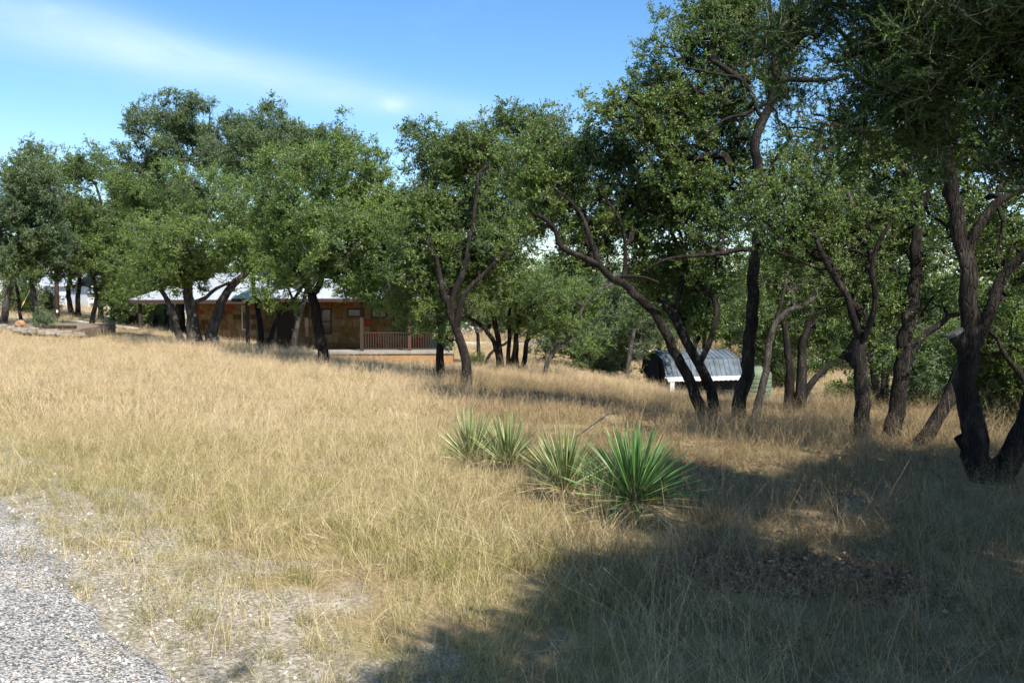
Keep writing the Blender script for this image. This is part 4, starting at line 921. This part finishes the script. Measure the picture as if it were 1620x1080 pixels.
def ashlar(parent, x0, x1, z0, z1, y, holes, hmin=.24, hmax=.40, wmin=.3, wmax=.62):
    z = z0; n = 0
    while z < z1-.06:
        h = min(R.uniform(hmin, hmax), z1-z); x = x0
        if z1-z-h < .1: h = z1-z
        while x < x1-.05:
            w = min(R.uniform(wmin, wmax), x1-x)
            if x1-x-w < .12: w = x1-x
            if not any(x+w > a+.0 and x < b and z+h > c and z < d for a, b, c, d in holes):
                o = bpy.data.objects.new('stone', unit_stone()); COL.objects.link(o); o.parent = parent; n += 1
                o.location = (x+w/2, y-.01-R.rand()*.02, z+h/2); o.scale = (w-.022, .08, h-.022)
            x += w
        z += h
    return n
def hip(mb, x0, x1, y0, y1, z0, zr):
    """hip roof shell with ridge along x or y, plus separate rib list"""
    d = min(x1-x0, y1-y0)/2
    r0, r1 = ((x0+d, y0+d), (x1-d, y0+d)) if x1-x0 >= y1-y0 else ((x0+d, y0+d), (x0+d, y1-d))
    c = [(x0, y0), (x1, y0), (x1, y1), (x0, y1)]
    V = [(a, b, z0) for a, b in c]+[(*r0, zr), (*r1, zr)]+[(a, b, z0-.09) for a, b in c]
    if x1-x0 >= y1-y0: Fc = [(0, 1, 5, 4), (1, 2, 5), (2, 3, 4, 5), (3, 0, 4)]
    else: Fc = [(0, 1, 4), (1, 2, 5, 4), (2, 3, 5), (3, 0, 4, 5)]
    Fc += [(0, 6, 7, 1), (1, 7, 8, 2), (2, 8, 9, 3), (3, 9, 6, 0), (6, 9, 8, 7)]
    mb.add(V, Fc); return r0, r1, d
def ribs(mb, x0, x1, y0, y1, z0, zr, step=.42):
    d = min(x1-x0, y1-y0)/2; sl = (zr-z0)/d
    def strip(p, q, n):
        n = Vector(n).normalized()*.035; a = Vector(p); b = Vector(q); s = (b-a).cross(n).normalized()*.02
        if (b-a).length < .2: return
        mb.add([a-s, a+s, b+s, b-s, a-s*.5+n, a+s*.5+n, b+s*.5+n, b-s*.5+n], [(0, 1, 5, 4), (2, 3, 7, 6), (0, 4, 7, 3), (1, 2, 6, 5), (4, 5, 6, 7)])
    x = x0+step/2
    while x < x1:
        t = min(x-x0, x1-x, d); strip((x, y0, z0), (x, y0+t, z0+t*sl), (0, -sl, 1)); strip((x, y1, z0), (x, y1-t, z0+t*sl), (0, sl, 1)); x += step
    y = y0+step/2
    while y < y1:
        t = min(y-y0, y1-y, d); strip((x0, y, z0), (x0+t, y, z0+t*sl), (-sl, 0, 1)); strip((x1, y, z0), (x1-t, y, z0+t*sl), (sl, 0, 1)); y += step
def window(parent, x0, x1, z0, z1, y, mull=False, pale=False):
    f = MB(); w = .07
    f.box(x0, x0+w, y-.06, y+.03, z0, z1).box(x1-w, x1, y-.06, y+.03, z0, z1).box(x0+w, x1-w, y-.062, y+.03, z1-w, z1).box(x0+w, x1-w, y-.062, y+.03, z0, z0+w)
    if mull: f.box(x0+w, x1-w, y-.055, y+.02, (z0+z1)/2-.03, (z0+z1)/2+.03)
    o = f.build('window', M['frame' if pale else 'wood_dark'], parent)
    MB().box(x0+w, x1-w, y-.02, y-.008, z0+w, z1-w).build('pane', M['glass'], o); return o
def house():
    R.seed(31); p = P(387, 556, 42.2); root = empty('stone_house', (p[0], p[1], p[2]), math.radians(3.5)); s = 10.35   # slab length along the front
    tag(root, 'single storey stone house with a pale metal hip roof and a deep porch', 'house')
    EZ = 2.62; W1 = s-1.5
    MB().box(.1, s-.05, .06, 13, -1.6, -.16).build('foundation', M['foundation'], root)
    MB().box(0, s, 0, 13.05, -.16, 0).build('porch_floor', M['slab'], root, .015)
    wall = MB().box(.05, W1, 2.3, 12.4, .004, EZ+.25).build('wall', M['mortar'], root)
    hs = [(3.35, 3.95, .75, 2.1), (4.75, 5.65, 1.65, 2.1), (6.0, 6.85, 1.6, 2.1), (7.15, 7.75, .7, 2.12)]
    for i, h in enumerate(hs): window(root, *h, 2.3, i in (0, 3))
    ashlar(wall, .06, W1-.01, .02, EZ, 2.3, hs+[(1.1, 2.05, 0, 2.1)])
    d = MB().box(1.12, 2.03, 2.24, 2.31, .02, 2.08).build('door', M['wood_dark'], root, .01); MB().tube([(1.93, 2.2, 1.0), (1.93, 2.14, 1.0)], [.03, .035], 8).build('handle', M['galv'], d)
    # right hand wall of the house seen past the last post
    sw = MB().box(W1+.003, W1+.05, 2.35, 12.3, .02, EZ).build('side_wall', M['mortar'], root)
    for x in (.12, 3.02, 5.75, 8.13, s-.14):
        MB().box(x-.085, x+.085, .1, .27, .002, EZ-.1).build('post', M['wood_red'] if x < 1 or x in (8.13,) else M['wood_dark'], root, .008)
    for y in (4.5, 8.5): MB().box(s-.22, s-.06, y, y+.16, .002, EZ-.1).build('post', M['wood_dark'], root, .008)
    rail = MB().box(5.84, s-.24, .16, .21, .88, .94).box(5.84, s-.24, .165, .205, .10, .14).build('railing', M['wood_dark'], root)
    me = MB().box(-.011, .011, -.011, .011, .14, .88)
    first = me.build('baluster', M['wood_red'], root); x = 5.95; first.location = (x, .185, 0)
    while x < s-.4:
        x += .125
        if abs(x-8.13) < .1: continue
        o = first.copy(); COL.objects.link(o); o.parent = root; o.location = (x, .185, 0)
    r2 = MB().box(s-.17, s-.12, .3, 8.4, .88, .94).box(s-.165, s-.125, .3, 8.4, .10, .14).build('railing', M['wood_dark'], root)
    y = .4
    while y < 8.3: o = first.copy(); COL.objects.link(o); o.parent = root; o.location = (s-.145, y, 0); y += .14
    rz = 6.1; ex = (-.5, s+.5, -.45, 13.5)
    mb = MB(); hip(mb, *ex, EZ+.02, rz); rf = mb.build('roof', M['galv'], root)
    mb = MB(); ribs(mb, *ex, EZ+.022, rz); o = mb.build('roof_ribs', M['galv'], rf); o['kind'] = 'stuff'
    MB().box(ex[0]+.02, ex[1]-.02, ex[2]-.03, ex[2]+.0, EZ-.16, EZ-.0).build('fascia', M['wood_dark'], root)
    MB().box(.0, s, .08, .29, EZ-.1, EZ-.075+.0).box(.02, s-.02, .1, .27, EZ-.07, EZ-.0).build('porch_beam', M['wood_dark'], root)
    # left wing, set back
    wx0, wx1, wy0, wy1 = -9.3, -.52, 9.9, 17.5; fz = -.05; we = 2.55
    MB().box(wx0+.3, wx1, wy0+.1, wy1, -.9, fz).build('porch_floor', M['slab'], root, .02)
    ww = MB().box(wx0+3.1, wx1+.5, wy0+1.6, wy1-.3, fz, we).build('wall', M['mortar'], root)
    h2 = [(wx0+6.3, wx0+6.75, fz+.7, we-.35), (wx0+7.6, wx0+7.85, fz+.4, we-.2)]
    for h in h2: window(root, *h, wy0+1.6, False, True)
    ashlar(ww, wx0+3.12, wx1-.02, fz, we, wy0+1.6, h2)
    MB().box(wx0+.45, wx0+.62, wy0+.3, wy0+.47, fz, we-.05).build('post', M['wood_dark'], root, .008)
    MB().box(wx0+3.6, wx0+3.77, wy0+.3, wy0+.47, fz, we-.05).build('post', M['wood_dark'], root, .008)
    mb = MB(); hip(mb, wx0, wx1+4, wy0-.1, wy1, we, 4.3); rf = mb.build('roof', M['galv'], root)
    mb = MB(); ribs(mb, wx0, wx1+4, wy0-.1, wy1, we+.002, 4.3); o = mb.build('roof_ribs', M['galv'], rf); o['kind'] = 'stuff'
    MB().box(wx0+.02, wx1, wy0-.14, wy0-.105, we-.24, we-.0).build('fascia', M['wood_dark'], root)
house()

# ------------------------------------------------------------------ metal shed, tank and things round it
M['dark_wall'] = simple('black_green_shed_wall', (.016, .018, .016), .8, .3, 6)
M['shed_roof'] = simple('pale_blue_grey_roofing', (.075, .095, .115), .7, .55, 1.6, .0)
M['olive'] = simple('olive_tank_plastic', (.13, .165, .10), .6, .2, 5)
M['teal'] = simple('teal_plastic', (.25, .55, .52), .5, .08); M['orange'] = simple('orange_plastic', (.75, .16, .04), .5, .08)
def shed():
    p = P(1056, 634, 47.5); gz = p[2]; root = empty('metal_shed', (p[0], p[1], gz), math.radians(14)); tag(root, 'small dark gambrel roofed metal shed with a white edged awning', 'shed')
    L = 4.5; W = 3.6; h = 1.3; zb = 2.25; zt = P(1035, 556, 49)[2]-gz; br = .5
    sec = [(0, h), (br, zb), (W/2, zt), (W-br, zb), (W, h)]
    V = [(x, y, z) for x in (.05, L-.05) for y, z in [(0, -.3)]+sec+[(W, -.3)]]; k = 7
    MB().add(V, [tuple(range(k))[::-1], tuple(range(k, 2*k)), (0, 1, 8, 7), (6, 13, 12, 5)][:4]).build('wall', M['dark_wall'], root)
    # roof sheets, four, each 4 cm thick, and raised ribs
    rb = MB()
    for i in range(4):
        a = Vector((0, *sec[i])); b = Vector((0, *sec[i+1])); n = Vector((0, -(b-a).z, (b-a).y)).normalized(); lo = .02*n; hi = .06*n; e = Vector((1, 0, 0))
        if i == 0: a -= (b-a)*.08
        if i == 3: b += (b-a)*.08
        q = [a+lo, b+lo, b+hi, a+hi]; MB().add([v-e*.12 for v in q]+[v+e*(L+.12) for v in q], [(0, 1, 2, 3), (7, 6, 5, 4), (0, 4, 5, 1), (1, 5, 6, 2), (2, 6, 7, 3), (3, 7, 4, 0)]).build('roof_sheet', M['shed_roof'], root)
        x = .0
        while x < L:
            c = [a+hi+e*x, a+hi+e*(x+.05), b+hi+e*(x+.05), b+hi+e*x]; u = n*.03; rb.add(c+[v+u for v in c], [(4, 5, 6, 7), (0, 4, 7, 3), (1, 2, 6, 5), (0, 1, 5, 4)]); x += .3
    o = rb.build('roof_ribs', M['shed_roof'], root); o['kind'] = 'stuff'
    d = MB().box(-.02, .045, 1.15, 1.79, -.1, 2.1).build('door', M['dark_wall'], root); MB().box(-.02, .045, 1.81, 2.45, -.1, 2.1).build('door', M['dark_wall'], root)
    aw = MB().add([(-.2, -.5, 1.14), (L+.1, -.5, 1.14), (L+.1, -.02, 1.26), (-.2, -.02, 1.26), (-.2, -.5, 1.22), (L+.1, -.5, 1.22), (L+.1, -.02, 1.34), (-.2, -.02, 1.34)], [(0, 3, 2, 1), (4, 5, 6, 7), (0, 1, 5, 4), (1, 2, 6, 5), (2, 3, 7, 6), (3, 0, 4, 7)]).build('awning', M['white'], root)
    r = MB(); x = -.18
    while x < L: r.box(x, x+.06, -.52, -.49, 1.11, 1.25); x += .3
    r.build('awning_edge', M['white'], aw)['kind'] = 'stuff'
    for x, m in ((-.05, 'white'), (L-.1, 'dark_wall')): MB().box(x, x+.26 if x < 0 else x+.1, -.46, -.38, -.4, 1.14).build('post', M[m], root, .01)
    for x in (.4, 1.9, 3.3): MB().box(x, x+.5, -.5, -.1, -.2, .55).build('crate', M['dark_wall'], root, .02)
shed()
def tank():
    p = P(1196, 645, 42.5); gz = g1(p[0], p[1]); root = empty('water_tank', (p[0], p[1], gz)); tag(root, 'olive green ribbed upright water tank beside the shed', 'water tank')
    prof = [(.74, -.2)]
    z = .0
    while z < 1.55: prof += [(.74, z), (.74, z+.13), (.715, z+.15), (.715, z+.19)]; z += .21
    prof += [(.74, 1.62), (.70, 1.75), (.5, 1.92), (.25, 2.0), (.24, 2.06), (0.001, 2.08)]
    V = []; Fc = []; k = 28
    for r, z in prof: V += [(r*math.cos(2*math.pi*j/k), r*math.sin(2*math.pi*j/k), z) for j in range(k)]
    for i in range(len(prof)-1): Fc += [(i*k+j, i*k+(j+1) % k, (i+1)*k+(j+1) % k, (i+1)*k+j) for j in range(k)]
    MB().add(V, Fc).build('tank_body', M['olive'], root, smooth=False)
    MB().tube([(0, 0, 2.05), (0, 0, 2.13)], [.2, .19], 14).build('lid', M['dark_wall'], root)
    MB().tube([(0, -.7, .15), (0, -.85, .15), (0, -.88, .1)], .035, 8).build('valve', M['dark_wall'], root)
tank()
def lathe(prof, k=14):
    V = []; Fc = []
    for r, z in prof: V += [(r*math.cos(2*math.pi*j/k), r*math.sin(2*math.pi*j/k), z) for j in range(k)]
    for i in range(len(prof)-1): Fc += [(i*k+j, i*k+(j+1) % k, (i+1)*k+(j+1) % k, (i+1)*k+j) for j in range(k)]
    return MB().add(V, Fc)
def small_things():
    p = P(1184, 642, 40); gz = g1(p[0], p[1]); r = empty('bucket', (p[0], p[1], gz+.12)); tag(r, 'upturned teal bucket with an orange rim in the grass by the tank', 'bucket')
    lathe([(.17, .03), (.15, .2), (.10, .27), (.001, .28)]).build('bucket_body', M['teal'], r, smooth=True); lathe([(.175, 0), (.185, .0), (.185, .03), (.172, .03)]).build('rim', M['orange'], r)
    p = P(341, 552, 39.5); gz = g1(p[0], p[1]); r = empty('utility_box', (p[0], p[1], gz), .2); tag(r, 'small pale grey metal box standing right of the thick trunks', 'box')
    MB().box(-.16, .16, -.12, .12, 0, .5).build('box_body', M['galv'], r, .02); MB().box(-.13, .13, -.135, -.122, .12, .42).build('cover', M['slab'], r)
    p = P(249, 537, 50); gz = g1(p[0], p[1]); r = empty('flower_pot', (p[0], p[1], gz)); tag(r, 'purple plastic pot left in the grass by the left porch', 'pot')
    lathe([(.001, .02), (.14, .02), (.2, .3), (.22, .3), (.22, .34), (.18, .34), (.12, .06)]).build('pot_body', simple('purple_plastic', (.16, .12, .4), .5, .1), r)
    R.seed(4); V, Fc = leaf_cards(R.normal(size=(160, 3))*(.3, .15, .09)+(-.55, 0, .15), R.normal(size=(160, 3)), R.uniform(.06, .12, 160), R.uniform(.03, .06, 160)); me = mesh_np('weed', V, Fc); lv_attr(me, np.repeat(R.rand(160), 4))
    p2 = P(233, 538, 50); z2 = g1(p2[0], p2[1]); o = link('weed_plant', me, M['leaf_shrub']); o.location = (p2[0]+.55, p2[1], z2); tag(o, 'low bright green weed left of the purple pot', 'plant')
    # raised bed
    c0 = P(2, 530, 37); root = empty('raised_stone_bed', (c0[0], c0[1], g1(c0[0], c0[1]))); tag(root, 'low raised bed edged with rough stones at the left', 'stone bed'); base = np.array(root.location)
    R.seed(8); me = unit_stone(); px = -6
    while px < 122:
        w = R.uniform(.22, .5); a = P(px, 530, 37.2-px*.004); z = g1(a[0], a[1]); hh = R.uniform(.12, .26)
        o = bpy.data.objects.new('stone', M_pale()); COL.objects.link(o); o.parent = root
        o.location = (a[0]-base[0]+w/2, a[1]-base[1]+R.normal()*.06, z-base[2]+.22+hh/2-.1); o.scale = (w*.95, R.uniform(.25, .4), hh); o.rotation_euler = (R.normal()*.1, R.normal()*.08, R.normal()*.15)
        px += w*F/37
    mb = MB(); a = P(52, 523, 37.1); b = P(117, 523, 37.1)
    zz = g1(b[0], b[1])-base[2]
    mb.box(a[0]-base[0], b[0]-base[0], .22, .36, zz+.44, zz+.56).build('timber', M['wood_dark'], root, .01)
    MB().add([(-.4, 0.1, .25), (4.0-.6, .1, .2), (4-.6, 3.4, .35), (-.4, 3.4, .4), (-.4, .1, -.5), (3.4, .1, -.5), (3.4, 3.4, -.5), (-.4, 3.4, -.5)], [(0, 1, 2, 3), (0, 4, 5, 1), (1, 5, 6, 2), (2, 6, 7, 3), (3, 7, 4, 0)]).build('soil', simple('bed_soil', (.16, .12, .085), .95, .3, 5), root)
    a = P(40, 526, 37.6); z = g1(a[0], a[1]); bm = bmesh.new(); bmesh.ops.create_icosphere(bm, subdivisions=2, radius=.22)
    for v in bm.verts: v.co = v.co*R.uniform(.85, 1.12); v.co.z *= .75
    me = bpy.data.meshes.new('boulder'); bm.to_mesh(me); bm.free(); o = link('boulder', me, simple('orange_boulder', (.30, .18, .09), .95, .2, 9)); o.location = (a[0], a[1]-.35, z+.45); tag(o, 'rounded orange brown boulder among the bed stones', 'boulder')
_mp = None
def M_pale():
    global _mp
    if _mp is None:
        _mp = unit_stone().copy(); _mp.materials.clear(); _mp.materials.append(simple('pale_field_stone', (.26, .225, .19), .95, .3, 6, bumps=.5))
    return _mp
small_things()
def shrub_ball(name, label, px, py, Y, rx, rz, leaf, n=90, ss=1.4, cat='shrub'):
    p = P(px, py, Y); gz = g1(p[0], p[1]); root = empty(name, (p[0], p[1], gz)); tag(root, label, cat); R.seed(int(px*3+py))
    d = R.normal(size=(n, 3)); d /= np.linalg.norm(d, axis=1, keepdims=True); q = d*(R.rand(n)**.4)[:, None]*(rx, rx, rz*.55)+(0, 0, rz*.55)
    ch = [(np.array([(0, 0, -.1), e*.5+R.normal(size=3)*.04, e]), np.array([.03, .018, .006]), 4) for e in q[:10]]
    V, Fc = tubes(ch); o = link('stems', mesh_np('stems', V, Fc, True), M['bark_grey'], root); o['kind'] = 'stuff'
    q = np.repeat(q, 3, 0)+R.normal(size=(n*3, 3))*.12*ss; m = len(q)
    o = scatter('foliage', q, R.normal(size=(m, 3)), ss*R.uniform(.7, 1.2, m), R.randint(0, 5, m), sprays(leaf, 'oak'), root); o['kind'] = 'stuff'
shrub_ball('shrub', 'dark low shrub on the raised bed left of the spiky plant', 71, 528, 38.6, .45, .9, 'leaf_blue', 40, .8)
shrub_ball('shrub', 'olive shrub in front of the pale trailer at far left', 30, 500, 60, 1.5, 2.3, 'leaf_shrub', 120, 1.8)
shrub_ball('shrub', 'dark clipped shrub beside the wooden pole', 78, 503, 62, .6, 1.5, 'leaf_blue', 70, 1.4)
shrub_ball('shrub', 'large dusky shrub with black shade beneath it, behind the right group', 1478, 664, 21.5, 1.35, 2.0, 'leaf_blue', 260, 1.0)
shrub_ball('shrub', 'dense shrub partly behind the leaning trunk at right', 1530, 668, 22.5, 1.2, 2.3, 'leaf_oak', 220, 1.0)
shrub_ball('shrub', 'light blue green bush between the stub trunk and the right edge', 1578, 705, 15.5, .8, 1.9, 'leaf_blue', 260, .75)
shrub_ball('shrub', 'dark green bush cut by the right edge of the photo', 1650, 720, 15.0, .9, 2.2, 'leaf_oak', 260, .75)
shrub_ball('shrub', 'small golden green shrub in the sunny gap between right trunks', 1372, 612, 33, .75, 1.3, 'leaf_shrub', 80, 1.1)
shrub_ball('shrub', 'low yellow green shrub left of the sunny gap', 1330, 610, 36, .7, .9, 'leaf_shrub', 60, 1.1)
shrub_ball('shrub', 'round green bush at the foot of the grey trunk by the far lane', 752, 575, 45, .5, .55, 'leaf_shrub', 30, 1.0)
shrub_ball('shrub', 'grey tangled bush under the large dark tree left of the shed', 955, 592, 46, 1.1, 1.2, 'leaf_blue', 70, 1.3)
shrub_ball('shrub', 'wide dark undergrowth beyond the lane at left', 235, 503, 66, 2.6, 2.2, 'leaf_oak', 200, 1.9)

# ------------------------------------------------------------------ lanes, far buildings, roadside things
M['lane'] = simple('pale_lane_gravel', (.50, .48, .45), .9, .12, 2)
def lane(name, label, pts, w):
    pts = catmull([(a, b, 0) for a, b in pts], 1.0)[0][:, :2]; t = np.gradient(pts, axis=0); t /= np.linalg.norm(t, axis=1, keepdims=True); nn = np.stack([-t[:, 1], t[:, 0]], 1)
    q = np.stack([pts+nn*k*w/2 for k in (-1, -.5, 0, .5, 1)], 1); V = np.concatenate([q, g(q[..., 0], q[..., 1])[..., None]+.10], -1); V[:, (0, 4), 2] -= .14; V = V.reshape(-1, 3)
    i = (np.arange(len(pts)-1)[:, None]*5+np.arange(4)[None]).ravel(); tag(link(name, mesh_np(name, V, np.stack([i, i+5, i+6, i+1], 1), True), M['lane']), label, kind='structure')
lane('lane', 'pale lane crossing behind the house and trees', [(-75, 69), (-52, 70.5), (-40, 73.2), (-20, 73.8), (0, 73.8), (12, 74), (40, 76), (70, 80)], 3.2)
lane('path', 'narrow pale drive behind the left porch', [(-40, 57.5), (-27, 56), (-22, 56), (-16, 57)], 1.3)
def far_building(name, label, px0, px1, y_eave, y_base, Y, depth, roofh, wallm, wins, cat='building'):
    a = P(px0, y_base, Y); b = P(px1, y_base, Y); w = b[0]-a[0]; gz = min(a[2], g1(a[0], Y)); h = P(px0, y_eave, Y)[2]-gz
    root = empty(name, (a[0], Y, gz)); tag(root, label, cat)
    MB().box(0, w, 0, depth, -.6, h).build('wall', wallm, root)
    V = [(-.4, -.4, h), (w+.4, -.4, h), (w+.4, depth+.4, h), (-.4, depth+.4, h), (-.4, depth/2, h+roofh), (w+.4, depth/2, h+roofh)]
    MB().add([(x, y, z-.02) for x, y, z in V]+[(x, y, z+.1) for x, y, z in V], [(0, 1, 2, 3), (6, 7, 11, 10), (8, 9, 10, 11), (0, 6, 7, 1), (2, 8, 9, 3), (3, 9, 10, 4), (0, 4, 10, 6), (1, 7, 11, 5), (5, 11, 8, 2)]).build('roof', M['galv'], root)
    for x0, x1, z0, z1 in wins:
        f = MB().box(x0-.06, x1+.06, -.05, 0.0, z0-.06, z1+.06).build('window', M['white'], root); MB().box(x0, x1, -.062, -.052, z0, z1).build('pane', M['glass'], f)
    return root, w, h
greywall = simple('pale_grey_siding', (.44, .46, .49), .7, .1, 2)
r, w, h = far_building('outbuilding', 'pale grey low building with a small window behind the pole', 58, 112, 453, 490, 96, 7, 1.6, greywall, [(1.75, 2.3, 1.75, 2.15)])
for x in (.4, .95, 1.5): MB().box(x, x+.5, -.03, -.004, .0, 1.6).build('door_panel', M['white'], r)
far_building('white_house', 'bright white house wall with a green tinted window at left', 128, 172, 463, 490, 100, 8, 2.0, M['white'], [(1.1, 1.75, .9, 1.6)], 'house')
far_building('white_garage', 'sunlit white building glimpsed through the left porch', 236, 280, 478, 500, 92, 6, 1.4, M['white'], [(.5, 1.0, .8, 1.4)], 'garage')
def trailer():
    p = P(6, 500, 70); gz = g1(p[0], p[1]); root = empty('travel_trailer', (p[0]-3.3, p[1], gz)); tag(root, 'white travel trailer at the left edge behind the olive shrub', 'trailer')
    sec = [(-.3, .45), (0, .35), (5.2, .35), (5.5, .6), (5.5, 2.3), (5.2, 2.65), (0, 2.65), (-.5, 2.2)]; n = len(sec)
    MB().add([(x, y, z) for y in (0, 2.2) for x, z in sec], [tuple(range(n)), tuple(range(n, 2*n))[::-1]]+[(i, i+n, (i+1) % n+n, (i+1) % n) for i in range(n)]).build('body', M['white'], root)
    for x in (.8, 3.6): f = MB().box(x, x+.9, -.03, -.002, 1.4, 1.95).build('window', M['galv'], root); MB().box(x+.06, x+.84, -.04, -.031, 1.46, 1.89).build('pane', M['glass'], f)
    MB().box(2.3, 2.95, -.03, -.002, .5, 2.2).build('door', greywall, root)
    for x in (2.0, 3.2): MB().tube([(x, .02, .33), (x, .25, .33)], [.33, .33], 16).build('wheel', M['dark_wall'], root)
trailer()
def car():
    p = P(728, 533, 108); gz = g1(p[0], p[1])-.0; root = empty('parked_car', (p[0]-2.1, p[1], gz)); tag(root, 'white parked car glimpsed between the trunks right of the house', 'car')
    lo = [(0, .35), (4.4, .35), (4.45, .75), (4.3, .95), (3.4, 1.02), (2.9, 1.5), (1.1, 1.55), (.35, 1.05), (0, .95)]; n = len(lo)
    MB().add([(x, y, z) for y in (0, 1.75) for x, z in lo], [tuple(range(n)), tuple(range(n, 2*n))[::-1]]+[(i, i+n, (i+1) % n+n, (i+1) % n) for i in range(n)]).build('body', M['white'], root, .04)
    for a in ([(.75, 1.06), (1.85, 1.06), (1.85, 1.45), (1.2, 1.45)], [(1.95, 1.06), (3.1, 1.06), (2.8, 1.42), (1.95, 1.45)]):
        MB().add([(x, y, z) for y in (-.015, .0-.003) for x, z in a], [(0, 1, 2, 3), (7, 6, 5, 4), (0, 4, 5, 1), (1, 5, 6, 2), (2, 6, 7, 3), (3, 7, 4, 0)]).build('side_window', M['glass'], root)
    for x in (.85, 3.5):
        for y in (-.02, 1.57): wl = MB().tube([(x, y, .33), (x, y+.2, .33)], [.33, .33], 16).build('wheel', M['dark_wall'], root); MB().tube([(x, y-.01, .33), (x, y-.002, .33)], [.18, .18], 12).build('rim', M['galv'], wl)
    MB().box(4.38, 4.47, .1, .45, .62, .8).build('headlight', M['galv'], root); MB().box(-.03, .05, .1, .4, .7, .9).build('tail_light', M['orange'], root)
car()
def roadside():
    p = P(91, 507, 57); gz = g1(p[0], p[1]); root = empty('utility_pole', (p[0], p[1], gz)); tag(root, 'brown wooden utility pole between the left oaks', 'utility pole')
    MB().tube([(0, 0, -.3), (0, 0, 4), (0, 0, 8.5)], [.15, .135, .11], 12).build('pole', M['wood_red'], root, smooth=True); MB().box(.02, .14, -.17, -.145, .5, .68).build('marker', M['white'], root)
    MB().box(-.9, .9, -.06, .06, 7.7, 7.85).build('crossarm', M['wood_red'], root)
    p = P(86, 499, 66); gz = g1(p[0], p[1]); root = empty('mailbox', (p[0], p[1], gz)); tag(root, 'thin white mailbox post beside the wooden pole', 'mailbox')
    MB().box(-.05, .05, -.05, .05, -.2, 1.0).build('post', M['white'], root); MB().box(-.12, .12, -.25, .25, 1.0, 1.22).build('box_body', M['white'], root, .03)
    a = P(25, 499, 56); a[2] = g1(a[0], a[1]); b = P(62, 430, 56); root = empty('guy_wire', tuple(a)); tag(root, 'slanting guy wire with two yellow guards by the left trunks', 'guy wire'); v = b-a; v = v*1.6
    MB().tube([(0, 0, 0), tuple(v)], [.012, .012], 5).build('wire', M['galv'], root)
    ye = simple('yellow_plastic', (.75, .55, .03), .5, .1)
    for t in (.05, .18): MB().tube([tuple(v*t), tuple(v*(t+.05))], [.035, .035], 8).build('guard', ye, root)
    p = P(109, 498, 68); gz = g1(p[0], p[1]); root = empty('lamp_post', (p[0], p[1], gz)); tag(root, 'thin grey post with a small round white lamp at the far left', 'lamp post')
    MB().tube([(0, 0, -.2), (0, 0, 1.55)], [.05, .04], 8).build('post', M['galv'], root); lathe([(.001, 1.5), (.1, 1.55), (.13, 1.66), (.1, 1.77), (.001, 1.81)]).build('lamp_globe', M['white'], root, smooth=True)
roadside()
